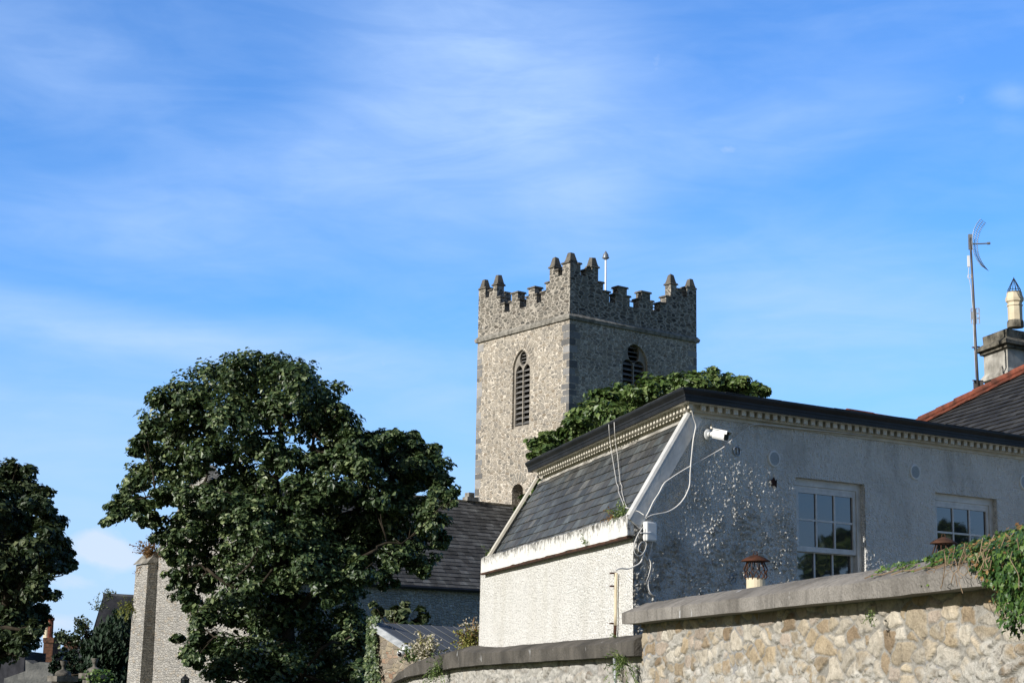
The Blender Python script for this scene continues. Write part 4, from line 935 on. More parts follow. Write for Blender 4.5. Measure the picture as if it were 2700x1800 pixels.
# ------------------------------------------------------------------ cowled pots of a low outbuilding hidden by the garden wall
def cowl(uc, yd, zh_top, hatw, hrow, crow, prow, label, rusty):
    c = at_y(uc, hrow, yd); c.z = 0; zz = lambda v: zv(c, v); R_ = hatw / 2
    t = thing('flue_pot', label, 'chimney cowl', c, 'flue pots with round cowls behind the garden wall')
    mb = MB(); mb.box(c + Vector((-.28, -.28, 0)), (.56, 0, 0), (0, .56, 0), (0, 0, zz(prow) - .14)); mb.build('stack', 'render_stained', t)
    mb = MB(); mb.lathe(c, [(R_ * .66, zz(prow) - .16), (R_ * .66, zz(prow) - .01), (R_ * .69, zz(prow)), (R_ * .5, zz(prow)), (R_ * .5, zz(prow) - .02)], 20); mb.build('pot', 'pot_cream', t, False)
    hz = zz(hrow); mb = MB(); mb.lathe(c, [(R_ * .2, hz - .012), (R_, hz - .004), (R_ * 1.0, hz + .004), (R_ * .62, hz + .035), (R_ * .25, hz + .055), (R_ * .06, hz + .062)], 26)
    q = c + ZH * (hz + .062); mb.tube([q + Vector((-.02, 0, -.005)), q + Vector((-.012, 0, .03)), q + Vector((.012, 0, .03)), q + Vector((.02, 0, -.005))], .004, 4); mb.build('hat', rusty, t, True)
    mb = MB(); z0 = zz(prow) - .02; hh = hz - z0
    for k in range(12):
        an = 2 * math.pi * k / 12; d = Vector((math.cos(an), math.sin(an), 0)); sd = Vector((-d.y, d.x, 0))
        mb.tube([c + d * R_ * .60 + ZH * z0, c + d * R_ * .80 + sd * .01 + ZH * (z0 + hh * .22), c + d * R_ * .72 - sd * .012 + ZH * (z0 + hh * .42), c + d * R_ * .84 + sd * .012 + ZH * (z0 + hh * .55), c + d * R_ * .70 + ZH * (z0 + hh * .78), c + d * R_ * .55 + ZH * (hz)], .0055, 4)
    mb.build('cage', 'rusty_dark', t)
q = Z(6, 1318, 432); cowl(q[0], 17.2, 0, .275 * 1.0, q[1], 0, Z(6, 0, 583)[1], 'rusty round cowl on a cream pot in front of the pebble-dashed side wall', 'rust')
q = Z(7, 1353, 285); cowl(q[0], 17.4, 0, .262, q[1], 0, Z(7, 0, 470)[1], 'dull round cowl rising out of the ivy below the smaller looking far window', 'rusty_dark')

# ------------------------------------------------------------------ ivy over the near end of the wall
def ivy_pts(n, f):
    C, Nn = [], []
    while len(C) < n:
        q = f()
        if q: C.append(q[0]); Nn.append(q[1])
    return np.array(C), np.array(Nn)
sI0 = gw(2330, 1500)[0]; sI1 = gw(2600, 1560)[0]
def bank(s):                                            # thickness of the ivy above the coping ridge
    t = (s - sI0) / (sI1 - sI0); return max(0.0, min(.26, .015 + .12 * max(t, 0) ** .8 + .05 * max(0, t - 1)))
def f_top():
    s = random.uniform(sI0 - .5, 9.5); t = (s - sI0) / (sI1 - sI0)
    if random.random() > min(1, .22 + .8 * max(0, t)): return None
    h = bank(s); d = random.uniform(-.55, -.05 + .10 * max(0, min(1, t - .3)))
    if t < .45 and d > -.20 + .10 * math.sin(s * 9): return None
    base = ze + (zr - ze) * min(1, max(0, -d / .235))
    z = base + random.uniform(.0, 1) ** .7 * h * (1.0 - .35 * abs(d + .3) / .3) + .01
    return tuple(GW(s, d, z)), tuple(nW * random.gauss(.55, .35) + ZH * random.gauss(.75, .3) - dW * random.gauss(.1, .4))
sR = gw(2700, 1560)[0]
def f_hang():
    s = random.uniform(sI1 - .35, 9.6); t = (s - sI1) / (sR - sI1)
    drop = .11 + .38 * max(-.1, min(1.25, t)) * (.8 + .3 * math.sin(s * 17)); z = ze + .06 - random.random() ** .9 * max(.05, drop)
    d = random.uniform(.0, .05 + .09 * min(1, max(0, t)))
    if random.random() > .30 + .7 * t: return None
    return tuple(GW(s, d, z)), tuple(nW * random.gauss(.85, .3) + ZH * random.gauss(.35, .35) - dW * random.gauss(0, .45))
C1, N1 = ivy_pts(3800, f_top); C2, N2 = ivy_pts(4200, f_hang)
C_ = np.concatenate([C1, C2]); N_ = np.concatenate([N1, N2]); T_ = np.clip(rng.normal(.48, .22, len(C_)), 0, .98)
ivy = thing('ivy', 'glossy green ivy spilling over the near end of the garden wall coping', 'ivy', GW(7, -.2, 2.2))
leaves('foliage', C_, N_, rng.uniform(.018, .046, len(C_)), T_, 'ivy_leaf', ivy, LOBE, np.tile(np.array([list(-ZH + nW * .3)]), (len(C_), 1)))
C3, N3 = ivy_pts(230, lambda: (lambda q: q if q and sI1 - .95 < -(Vector(q[0]) - P0).dot(dW) < sI1 + .35 else None)(f_hang() if random.random() < .45 else f_top()))
C3 = C3 + np.array(nW) * .05
leaves('dead_leaves', C3, N3, rng.uniform(.014, .036, len(C3)), np.clip(rng.normal(.42, .25, len(C3)), 0, 1), 'dry_leaf', ivy, LOBE)
mb = MB()
for k in range(30):
    s = random.uniform(sI1 - .55, sI1 + .75); z = ze + random.uniform(-.02, .14); d = random.uniform(.05, .16); p = GW(s, d, z); pts = [p]
    for j in range(5): p = p - dW * random.uniform(-.05, .06) + ZH * random.uniform(-.075, .02) + nW * random.uniform(-.02, .025); pts.append(p)
    mb.tube(pts, random.uniform(.0018, .0035), 4)
for s0, s1, zz in ((sI0 - .35, sI0 + .1, .0), (sI0 + .1, sI0 + .75, -.01), (sI0 + .45, sI0 + .95, -.03), (sI1 - .7, sI1 - .15, -.02)):
    mb.tube([GW(s0 + (s1 - s0) * k / 6, -.01 - .19 * k / 6, ze + .015 + .075 * k / 6 + .008 * math.sin(k * 2)) for k in range(7)], .0045, 4)
mb.build('stem', 'ivy_stem', ivy)
# trailing shoots on the coping top
C4, N4 = [], []
for a_, b_ in ((2250, 2300), (2305, 2345), (2330, 2375), (2395, 2440), (2410, 2425), (2420, 2412)):
    s0 = gw(a_, 1500)[0]; s1 = gw(b_, 1500)[0]
    for k in range(26):
        t = random.random(); d = -.22 + .22 * t * random.uniform(.6, 1.1); C4.append(tuple(GW(s0 + (s1 - s0) * t + random.gauss(0, .03), d, ze + (zr - ze) * min(1, max(0, -d / .235)) + .015 - (.0 if d < 0 else .1 * t)))); N4.append(tuple(nW * .5 + ZH * .8 + Vector(rng.normal(size=3)) * .3))
leaves('foliage', np.array(C4), np.array(N4), rng.uniform(.02, .036, len(C4)), np.clip(rng.normal(.75, .15, len(C4)), 0, 1), 'ivy_leaf', ivy, LOBE)

def tuft(name, label, cat, c, n, ln, spread, mat, up=ZH, leafs=0, lmat=None, lsz=.03, tint=.5, group=None):
    """small plant: arching blades, optionally dotted with leaves"""
    c = Vector(c); C, Nn, TD, S = [], [], [], []; L_, LN = [], []
    for k in range(n):
        d = (up + Vector(rng.normal(size=3)) * spread).normalized(); l = ln * random.uniform(.5, 1.1); p = c + Vector(rng.normal(size=3)) * ln * .08
        prev = p
        for j in range(4):
            dd = (d + Vector((0, 0, -.22 * j))).normalized(); nxt = prev + dd * l / 4
            C.append(tuple((prev + nxt) / 2)); TD.append(tuple(dd)); Nn.append(tuple(dd.orthogonal() + Vector(rng.normal(size=3)) * .3)); S.append(l / 4 * 1.15)
            for q in range(leafs): 
                L_.append(tuple(prev.lerp(nxt, random.random()) + Vector(rng.normal(size=3)) * lsz * .6)); LN.append(tuple(rng.normal(size=3) + np.array([0, 0, .4])))
            prev = nxt
    o = leaves(name, C, np.array(Nn), np.array(S), np.clip(rng.normal(tint, .2, len(C)), 0, 1), mat, None, BLADE, TD)
    if leafs: leaves('leaf' if 'flower' not in lmat else 'flower', L_, np.array(LN), lsz * rng.uniform(.6, 1.3, len(L_)), np.clip(rng.normal(tint, .22, len(L_)), 0, 1), lmat, o)
    return tag(o, label, cat, group)
bpnt = lambda x, y: at_pl(*Z(2, x, y), H3(0, -.05, 0), nLo)
tuft('fern', 'green fern growing on the right end of the white parapet under the mansard', 'fern', bpnt(1370, 985), 30, .24, .8, 'bright_leaf', ZH, 3, 'bright_leaf', .022)
tuft('dry_fern', 'brownish withered fern at the right end of the white parapet', 'fern', bpnt(1300, 1000), 22, .15, 1.0, 'dry_leaf', ZH, 2, 'dry_leaf', .02)
tuft('weed', 'small weed sprouting from the face of the white parapet', 'weed', at_pl(*Z(2, 1078, 1198), H3(0, pb - .03, 0), nLo), 7, .12, .7, 'bright_leaf', ZH, 2, 'bright_leaf', .02)
tuft('weed', 'small weed at the far left end of the white parapet', 'weed', at_pl(*Z(2, 272, 1292), H3(0, pb + .05, 0), nLo), 7, .16, .7, 'bright_leaf', ZH, 2, 'bright_leaf', .025)
lpt = lambda x, y, d=OF + .02: at_pl(*Z(8, x, y), W0 + nLo * d, nLo)
tuft('fern', 'green fern in the corner where the low wall meets the tall wall', 'fern', lpt(2200, 720), 34, .26, .9, 'bright_leaf', (-ZH * .3 + nLo), 3, 'bright_leaf', .022)
tuft('weed', 'green weed hanging from the low wall under its coping', 'weed', lpt(770, 775), 30, .34, .9, 'bright_leaf', (-ZH * .4 + nLo), 3, 'bright_leaf', .032)
tuft('weed', 'tiny weed beside the foot of the rusty conduit', 'weed', lpt(2140, 545, .12), 9, .10, .8, 'bright_leaf', ZH, 2, 'bright_leaf', .02)
tuft('weed', 'small weed in the face of the tall garden wall between cream stones', 'weed', GW(gw(2285, 1620)[0], -.04, gw(2285, 1622)[1]), 9, .09, .8, 'bright_leaf', nW * .6 + ZH * .3, 2, 'bright_leaf', .018)
tuft('flowering_shrub', 'pale silvery flowering plant on the low wall in front of the shed', 'plant', lpt(650, 690, .0), 46, .47, .42, 'yellow_leaf', ZH, 7, 'pale_flower', .055)
tuft('flowering_shrub', 'faded reddish seeding plant on the low wall beside the white house', 'plant', lpt(1000, 600, .0), 50, .34, .6, 'dry_leaf', ZH, 5, 'yellow_leaf', .045)
tuft('flowering_shrub', 'pale seed heads against the left edge of the white house wall', 'plant', lpt(1050, 575, -.1), 26, .42, .45, 'dry_leaf', ZH, 5, 'pale_flower', .045)
tuft('low_plant', 'green leafy plant at the foot of the pale flowering shrub', 'plant', lpt(570, 690, .0), 30, .35, .6, 'bright_leaf', ZH, 4, 'bright_leaf', .045)

# ------------------------------------------------------------------ shed with mono-pitch roof
shd = 38.0; sA = at_y(*Z(8, 240, 412), shd); sB = at_z(*Z(8, 1085, 455), sA.z)
rdir_ = hdir(141); pn = Vector((rdir_.y, -rdir_.x, 0)); sC = at_pl(*Z(8, 572, 622), sA, pn)
sv = (sC - sA); sCC = sA + sv * 1.7; sh_o = (sB - sA)
shed = thing('shed', 'small stone shed with a grey sheet-metal lean-to roof in front of the nave', 'shed', Vector((sA.x, sA.y, 0)))
rnm = sh_o.cross(sv).normalized(); rnm = rnm if rnm.z > 0 else -rnm
mb = MB(); mb.box(sA - sh_o * .0 - rnm * .10, sh_o * 1.25, sv * 1.7, rnm * .10); rf = mb.build('roof', 'metal_roof', shed)
mb = MB()
for k in range(1, 12): mb.box(sA + sh_o * (1.25 * k / 12) + rnm * .001, sh_o * .004, sv * 1.7, rnm * .010)
mb.build('roof_seam', 'metal_roof', rf)
mb = MB(); mb.box(sA - rnm * .13 - pn * .02 - rdir_ * .03, -sh_o.normalized() * .05, sv * 1.7, rnm * .14); mb.build('barge_board', 'lead_grey', shed)
f0 = lambda p, z: Vector((p.x, p.y, z))
so_ = sh_o.normalized() * .05
mb = MB(); mb.hull8([f0(sA + so_, 0), f0(sCC + so_, 0), f0(sCC + so_ + sh_o, 0), f0(sA + so_ + sh_o, 0)], [sA + so_ - ZH * .12, sCC + so_ - ZH * .12, sCC + so_ + sh_o - ZH * .12, sA + so_ + sh_o - ZH * .12]); mb.build('wall', 'shed_stone', shed)
rv = at_pl(*Z(8, 865, 485), sA, rnm); mb = MB(); mb.box(rv + sv * .45, sh_o * .35, -sv * .22 + ZH * .0, ZH * .22); mb.build('roof_vent', 'far_roof', shed)
sp = at_pl(*Z(8, 492, 622), sA, pn); out = -sh_o.normalized(); scam = thing('security_camera', 'white dome security camera on the stone gable of the shed', 'camera', sp)
mb = MB(); mb.lathe(sp, [(.06, 0), (.06, .03), (.03, .06)], 14, out); mb.build('base', 'white_plastic', scam, True)
mb = MB(); mb.lathe(sp + out * .08 - ZH * .07 , [(.06, -.02), (.075, .02), (.075, .10), (.055, .14)], 14, (out * .6 + Vector((0, -.6, -.2)))); mb.build('body', 'white_plastic', scam, True)
mb = MB(); q = (out * .6 + Vector((0, -.6, -.2))).normalized(); mb.lathe(sp + out * .08 - ZH * .07 + q * .14, [(.05, 0), (.04, .02), (.01, .03)], 12, q); mb.build('lens', 'black_plastic', scam, True)
# ivy column on the shed corner
m = 1500; rr = rng.uniform(0, 1, m); cz = sA.z + .12 - rr * (sA.z); Cc = np.array([list(sA + rdir_ * (random.random() ** 1.7 * (.42 - .12 * math.sin(r_ * 9)) - .1) + out * random.uniform(.01, .09)) for r_ in rr]); Cc[:, 2] = cz
leaves('ivy', Cc, np.array(out) + rng.normal(size=(m, 3)) * .5 + np.array([0, 0, .3]), rng.uniform(.05, .10, m), np.clip(rng.normal(.45, .22, m), 0, 1), 'sycamore_leaf', None, LOBE)
tag(bpy.context.scene.objects[-1] if False else COL.objects[-1], 'ivy climbing the left corner of the small stone shed', 'ivy')

# ------------------------------------------------------------------ church: tower, nave, gable
C0 = at_y(1502, 841, 75.0); zS = C0.z
TL = at_z(1259.7, 904.7, zS); TR = at_z(1836.7, 904, zS); C0.z = 0; TL.z = 0; TR.z = 0
eTL = (TL - C0); WL = eTL.length; eTL.normalize(); eTR = (TR - C0); WR = eTR.length; eTR.normalize()
BK = C0 + eTL * WL + eTR * WR
nTL = Vector((-eTL.y, eTL.x, 0)); nTL = nTL if nTL.dot(eTR) < 0 else -nTL      # out of the sunlit face
nTR = Vector((-eTR.y, eTR.x, 0)); nTR = nTR if nTR.dot(eTL) < 0 else -nTR
def tl(u, v): q = at_pl(u, v, C0, nTL); return (q - C0).dot(eTL), q.z
def tr(u, v): q = at_pl(u, v, C0, nTR); return (q - C0).dot(eTR), q.z
church = thing('church', 'old stone church with a battlemented square tower and a long slate-roofed nave', 'church', C0)
def parch(xc, w, z0, zs, za, n=8):
    h = za - zs; c = (w * w - h * h) / (2 * w); R_ = w - c; a1 = math.atan2(h, -c)
    pts = [(xc - w, z0), (xc + w, z0)]
    pts += [(xc + c + R_ * math.cos(a1 * k / n), zs + R_ * math.sin(a1 * k / n)) for k in range(n + 1)]
    pts += [(xc - c - R_ * math.cos(a1 * k / n), zs + R_ * math.sin(a1 * k / n)) for k in range(n - 1, -1, -1)]
    return pts
def bell(side, o, e, nrm, fn, k, xl, xr, ytop, yspring, vbot, lights, circ, lspring, ltop):
    a0, _ = fn(*Z(1, xl, yspring)); a1, _ = fn(*Z(1, xr, yspring)); xc = (a0 + a1) / 2; w = abs(a1 - a0) / 2
    z0 = fn(1376 if side == 'L' else 1673, vbot)[1]; zs = fn(*Z(1, (xl + xr) / 2, yspring))[1]; za = fn(*Z(1, (xl + xr) / 2, ytop))[1]
    outer = parch(xc, w, z0, zs, za); inn = []
    ls = fn(*Z(1, (xl + xr) / 2, lspring))[1]; lt = fn(*Z(1, (xl + xr) / 2, ltop))[1]
    lw_ = w * .40
    for sg in (-1, 1): inn.append(parch(xc + sg * w * .44, lw_, z0 + .12, ls, lt, 6))
    cz = fn(*Z(1, (xl + xr) / 2, circ[0]))[1]; cr = circ[1]; inn.append([(xc + cr * math.cos(2 * math.pi * q / 14), cz + cr * 1.25 * math.sin(2 * math.pi * q / 14)) for q in range(14)])
    mb = MB(); mb.holes(o - nrm * .10, e, ZH, outer, inn, -nrm * .10, True); win = mb.build('bell_window', 'dressed_stone', church)
    mb = MB()
    for sg in (-1, 1):
        z = z0 + .18
        while z < ls + .1:
            mb.hull8([o + e * (xc + sg * w * .44 - lw_) - nrm * .115 + ZH * z, o + e * (xc + sg * w * .44 + lw_) - nrm * .115 + ZH * z, o + e * (xc + sg * w * .44 + lw_) - nrm * .36 + ZH * (z + .15), o + e * (xc + sg * w * .44 - lw_) - nrm * .36 + ZH * (z + .15)],
                     [o + e * (xc + sg * w * .44 - lw_) - nrm * .115 + ZH * (z + .035), o + e * (xc + sg * w * .44 + lw_) - nrm * .115 + ZH * (z + .035), o + e * (xc + sg * w * .44 + lw_) - nrm * .36 + ZH * (z + .185), o + e * (xc + sg * w * .44 - lw_) - nrm * .36 + ZH * (z + .185)])
            z += .235
    for q in range(4):
        z = cz - cr * 1.0 + q * cr * .55; hw = cr * .95; mb.box(o + e * (xc - hw) - nrm * .25 + ZH * z, e * 2 * hw, nrm * .06, ZH * .035)
    mb.build('louvre', 'louvre_slate', win)
    mb = MB()                                          # voussoirs of the relieving arch
    h = za - zs; c = (w * w - h * h) / (2 * w); R_ = w - c; a1 = math.atan2(h, -c)
    for sg in (-1, 1):
        for q in range(9):
            an = a1 * (q + .3) / 9.3; d = Vector((0, 0, 0)) + e * (sg * math.cos(an)) + ZH * math.sin(an); tt = e * (-sg * math.sin(an)) + ZH * math.cos(an)
            p = o + e * (xc + sg * c) + ZH * zs + d * (R_ + .10 + random.uniform(0, .03)) - tt * .05
            mb.box(p - nrm * .05, d * random.uniform(.24, .34), tt * .075, nrm * .062)
    mb.build('arch_stones', 'dressed_stone', church)
    return outer
oL = bell('L', C0, eTL, nTL, tl, 1, 645, 497, 985, 1150, 1127, 2, (1060, .26), 1180, 1112)
oR = bell('R', C0, eTR, nTR, tr, 1, 1440, 1658, 938, 1110, 1127, 2, (1012, .36), 1130, 1075)
a0, _ = tl(*Z(2, 470, 800)); a1, _ = tl(*Z(2, 560, 800)); z0 = tl(*Z(2, 515, 905))[1]; z1 = tl(*Z(2, 515, 762))[1]; za = tl(*Z(2, 515, 706))[1]
xc = (a0 + a1) / 2; w = abs(a1 - a0) / 2
door = [(xc - w, z0), (xc + w, z0)] + [(xc + w * math.cos(math.pi * k / 10), z1 + (za - z1) * math.sin(math.pi * k / 10)) for k in range(11)]
mb = MB(); mb.holes(C0, eTL, ZH, [(0, 0), (WL, 0), (WL, zS + .1), (0, zS + .1)], [oL, door], -nTL * .55)
mb.holes(C0, eTR, ZH, [(0, 0), (WR, 0), (WR, zS + .1), (0, zS + .1)], [oR], -nTR * .55)
for p, q in ((TL, BK), (BK, TR)): mb.poly([p, q, q + ZH * (zS + .1), p + ZH * (zS + .1)])
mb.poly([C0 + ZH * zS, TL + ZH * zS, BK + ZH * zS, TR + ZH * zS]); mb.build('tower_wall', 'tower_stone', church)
mb = MB()
for k in range(2, 9):
    an = math.pi * (k) / 10; d = eTL * math.cos(an) + ZH * math.sin(an); tt = eTL * -math.sin(an) + ZH * math.cos(an)
    mb.box(C0 + eTL * xc + ZH * z1 + d * (w + .05) - tt * .06 - nTL * .05, d * .3, tt * .09, nTL * .06)
mb.build('arch_stones', 'weathered_stone', church)
mb = MB(); mb.box(C0 + eTL * (xc - w) - nTL * .56 + ZH * z0, eTL * 2 * w, nTL * .02, ZH * .5); mb.build('door', 'dark_dressed_stone', church)
# corner stones
for p, e1, e2 in ((C0, eTL, eTR), (TL, -eTL, eTR), (TR, eTL, -eTR)):
    mb = MB(); z = 5.0; k = 0
    while z < zS - .4:
        h = random.uniform(.2, .42); la = random.choice([.2, .45]) if k % 2 else random.uniform(.35, .6); lb = random.uniform(.4, .65) if k % 2 else random.choice([.2, .35])
        mb.box(p - (e1 + e2) * .006 + ZH * z, e1 * la, e2 * lb, ZH * (h - .04), random.choice([.15, .19, .24, .29, .35])); z += h; k += 1
    mb.build('quoins', 'quoin_stone', church)
# string course
mb = MB()
def ring(lo, hi, o0, o1):
    c4 = [C0, TL, BK, TR]; cen = (C0 + BK) / 2; sg = [(-1, -1), (1, -1), (1, 1), (-1, 1)]
    B = [p + eTL * s_[0] * o0 + eTR * s_[1] * o0 + ZH * lo for p, s_ in zip(c4, sg)]; T = [p + eTL * s_[0] * o1 + eTR * s_[1] * o1 + ZH * hi for p, s_ in zip(c4, sg)]
    mb.hull8(B, T)
ring(zS, zS + .13, .09, .13); ring(zS + .131, zS + .26, .13, .03); mb.build('string_course', 'weathered_stone', church)
PF = [(0, 2.5), (.078, 2.03), (.122, 2.30), (.165, 2.5), (.212, 1.86), (.25, 1.50), (.298, 1.10), (.345, 1.48), (.368, 1.84), (.435, 1.48), (.457, 1.08), (.53, 1.48), (.552, 1.84), (.62, 1.48), (.642, 1.10), (.70, 1.50), (.748, 1.86), (.788, 2.5), (.835, 2.30), (.878, 2.03), (.922, 2.5), (1, 2.5)]
def parapet(o, e, Wd, inw, cut):
    pts = [(cut, zS + .2)]; segs = []
    for (s, z), (s2, z2) in zip(PF[:-1], PF[1:]):
        a, b = s * Wd, s2 * Wd; a = max(a, cut); b = min(b, Wd - cut)
        if b <= a: continue
        pts += [(a, zS + z), (b, zS + z)]; segs.append((a, b, z))
    pts.append((Wd - cut, zS + .2)); th = .42
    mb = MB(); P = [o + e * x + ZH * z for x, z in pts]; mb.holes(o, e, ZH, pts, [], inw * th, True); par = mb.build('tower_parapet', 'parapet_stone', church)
    for i, (a, b, z) in enumerate(segs):
        mb = MB(); l = segs[i - 1][2] if i else z; r_ = segs[i + 1][2] if i + 1 < len(segs) else z
        if z < l and z < r_: continue
        ea = .07 if l < z else -.0; eb = .07 if r_ < z else 0
        ea = ea if ea > 0 else -.005; eb = eb if eb > 0 else -.005
        mb.hull8([o + e * (a - ea) - inw * .06 + ZH * (zS + z + .001), o + e * (b + eb) - inw * .06 + ZH * (zS + z + .001), o + e * (b + eb) + inw * (th + .06) + ZH * (zS + z + .001), o + e * (a - ea) + inw * (th + .06) + ZH * (zS + z + .001)],
                 [o + e * (a - ea + .015) - inw * .035 + ZH * (zS + z + .075), o + e * (b + eb - .015) - inw * .035 + ZH * (zS + z + .075), o + e * (b + eb - .015) + inw * (th + .03) + ZH * (zS + z + .075), o + e * (a - ea + .015) + inw * (th + .03) + ZH * (zS + z + .075)])
        mb.build('merlon_cap', 'dark_dressed_stone', par)
def pinnacle(c, s=.36, h=.40):
    mb = MB(); j = random.uniform(.93, 1.07); s *= j; z = zS + 2.575; bz_ = [eTL * x * s / 2 + eTR * y * s / 2 for x, y in ((-1, -1), (1, -1), (1, 1), (-1, 1))]
    mb.hull8([c + b * 1.12 + ZH * z for b in bz_], [c + b * 1.1 + ZH * (z + .06) for b in bz_]); mb.hull8([c + b * 1.04 + ZH * (z + .06) for b in bz_], [c + b * .58 + ZH * (z + h * random.uniform(.95, 1.1)) for b in bz_]); mb.build('pinnacle', 'dark_dressed_stone', church)
parapet(C0, eTL, WL, eTR, 0); parapet(C0, eTR, WR, eTL, .425); parapet(TL, eTR, WR, -eTL, .425); parapet(TR, eTL, WL, -eTR, 0)
for p in ((.22, .22), (WL - .22, .22), (.22, WR - .22), (WL - .22, WR - .22), (WL * .19, .22), (WL * .812, .22), (.22, WR * .19), (.22, WR * .812)):
    pinnacle(C0 + eTL * p[0] + eTR * p[1])
fp = C0 + eTL * 1.2 + eTR * 3.2; q7 = (1597, 675); fpp = at_y(1597, 700, 77.5); fpp.z = 0
pole = thing('lightning_pole', 'thin white pole with a dark bell-shaped tip above the tower battlements', 'pole', fpp + ZH * zS)
mb = MB(); mb.tube([fpp + ZH * zS, fpp + ZH * zv(fpp, 686)], .045, 7); mb.build('pole', 'white_plastic', pole, True)
zt = zv(fpp, 676); mb = MB(); mb.lathe(fpp, [(.03, zt - .16), (.17, zt - .08), (.13, zt), (.12, zt + .08), (.06, zt + .17), (.01, zt + .25)], 12); mb.build('tip', 'galvanised', pole, True)
mb = MB(); mb.tube([C0 + eTL * .9 + eTR * .6 + ZH * (zS + 1.75), C0 + eTL * .9 + eTR * (WR - .6) + ZH * (zS + 1.45)], .035, 5); mb.build('handrail', 'galvanised', church)

# nave
S_ = C0 + eTL * (WL * .5); dN = -eTR; hw_ = 4.7
zRg = zv(S_ + dN * .6, 1334); pq = at_pl(961, 1538, S_ - eTL * hw_, eTL); zEv = pq.z
def NV(l, k, z): return S_ + dN * l + eTL * k + ZH * z
Ln = 10.0
for it in range(80):
    q = NV(Ln + .98, hw_ + .1, 5) - CAM; u = 1350 + F * q.dot(RT) / q.dot(FW); Ln += (u - 356) / 300.0
mb = MB(); slp = Vector((0, 0, zEv - zRg)) - eTL * hw_; sl_len = slp.length * 1.03; sdn = slp.normalized(); rnn = dN.cross(sdn); rnn = rnn if rnn.z > 0 else -rnn
rows = int(sl_len / .25)
for r in range(rows):
    l = .02 - (.2 if r % 2 else 0)
    while l < Ln - .3:
        w = random.uniform(.34, .44); a = max(l, .02); b = min(l + w - .012, Ln - .3)
        if b > a:
            p = NV(a, 0, zRg) + sdn * (r * .25 - .06); lift = .028 + random.uniform(-.004, .01); t = random.choice([.075, .09, .06, .105, .085, .07, .12]) * random.uniform(.8, 1.2)
            mb.box(p + rnn * .004, dN * (b - a), sdn * .31 + rnn * lift, rnn * .016, t)
        l += w
mb.build('nave_roof', 'nave_slate', church)
mb = MB(); k = 0
while k < Ln - .3:
    w = random.uniform(.4, .6); mb.tube([NV(k, 0, zRg + .0 + random.uniform(-.012, .012)), NV(min(k + w - .02, Ln - .3), 0, zRg + random.uniform(-.012, .012))], .10, 7); k += w
mb.build('ridge_tiles', 'mossy_cement', church)
mb = MB(); N0 = hw_ * .985
mb.poly([NV(0, -N0, 0), NV(Ln, -N0, 0), NV(Ln, -N0, zEv), NV(0, -N0, zEv)]); mb.build('nave_wall', 'church_stone', church)
mb = MB(); mb.poly([NV(0, 0, zRg - .03), NV(Ln, 0, zRg - .03), NV(Ln, hw_, zEv), NV(0, hw_, zEv)]); mb.poly([NV(0, 0, zRg - .03), NV(Ln, 0, zRg - .03), NV(Ln, -hw_, zEv - .0), NV(0, -hw_, zEv - .0)]); mb.build('nave_roof', 'far_roof', church)
mb = MB(); mb.poly([NV(0, hw_, 0), NV(Ln, hw_, 0), NV(Ln, hw_, zEv), NV(0, hw_, zEv)]); mb.build('nave_wall', 'church_stone', church)
mb = MB(); G = [(-hw_ - .25, 0), (hw_ + .1, 0), (hw_ + .1, zEv + .55), (hw_ - .35, zEv + .55), (0, zRg + .35), (-hw_ - .25, zEv + .25)]
mb.prism([NV(Ln, k, z) for k, z in G], dN * .55); mb.build('gable_wall', 'church_stone', church)
mb = MB()
for a, b in ((G[3], G[4]), (G[4], G[5])):
    p = NV(Ln - .04, a[0], a[1] + .002); q = NV(Ln - .04, b[0], b[1] + .002); mb.box(p, q - p, dN * .63, ZH * .12)
mb.build('gable_coping', 'weathered_stone', church)
mb = MB(); zb0 = zv(NV(Ln + .9, hw_, 0), 1482); bw = 1.15
mb.hull8([NV(Ln + .54, hw_ + .12, 0), NV(Ln + 1.12, hw_ + .18, 0), NV(Ln + 1.12, hw_ - bw, 0), NV(Ln + .54, hw_ - bw, 0)], [NV(Ln + .54, hw_ + .11, zb0), NV(Ln + .98, hw_ + .11, zb0 - .1), NV(Ln + .98, hw_ - bw + .05, zb0 - .1), NV(Ln + .54, hw_ - bw + .05, zb0)])
mb.build('buttress', 'church_stone', church)
mb = MB(); mb.hull8([NV(Ln + .5, hw_ + .2, zb0 + .0), NV(Ln + 1.08, hw_ + .22, zb0 - .098), NV(Ln + 1.08, hw_ - bw, zb0 - .098), NV(Ln + .5, hw_ - bw, zb0 + .0)], [NV(Ln + .5, hw_ + .1, zb0 + .45), NV(Ln + .62, hw_ + .1, zb0 + .4), NV(Ln + .62, hw_ - bw + .1, zb0 + .4), NV(Ln + .5, hw_ - bw + .1, zb0 + .45)]); mb.build('buttress_cap', 'weathered_stone', church)
mb = MB(); gpl = lambda u, v: at_pl(u, v, NV(Ln + .62, 0, 0), dN)
mb.tube([gpl(*Z(12, 768, 250)), gpl(*Z(12, 742, 640)), gpl(*Z(12, 722, 720)), gpl(*Z(12, 700, 1000)), gpl(*Z(12, 694, 1180))], .05, 7); mb.build('downpipe', 'dressed_stone', church, True)
mb = MB(); mb.tube([NV(0, -hw_ - .22, zEv - .1), NV(Ln - .4, -hw_ - .22, zEv - .1)], .085, 7)
mb.build('gutter', 'black_paint', church); qd = at_pl(1247, 1570, NV(0, -N0 - .06, 0), eTL); mb = MB(); mb.tube([Vector((qd.x, qd.y, zEv - .1)) - eTL * .16, Vector((qd.x, qd.y, zEv - .35)), Vector((qd.x, qd.y, 0))], .075, 7); mb.build('downpipe', 'black_paint', church)
mb = MB(); t = 0
for it in range(300):
    q = NV(t, 0, zRg) - CAM; u = 1350 + F * q.dot(RT) / q.dot(FW)
    if u < 1237: break
    t += .02
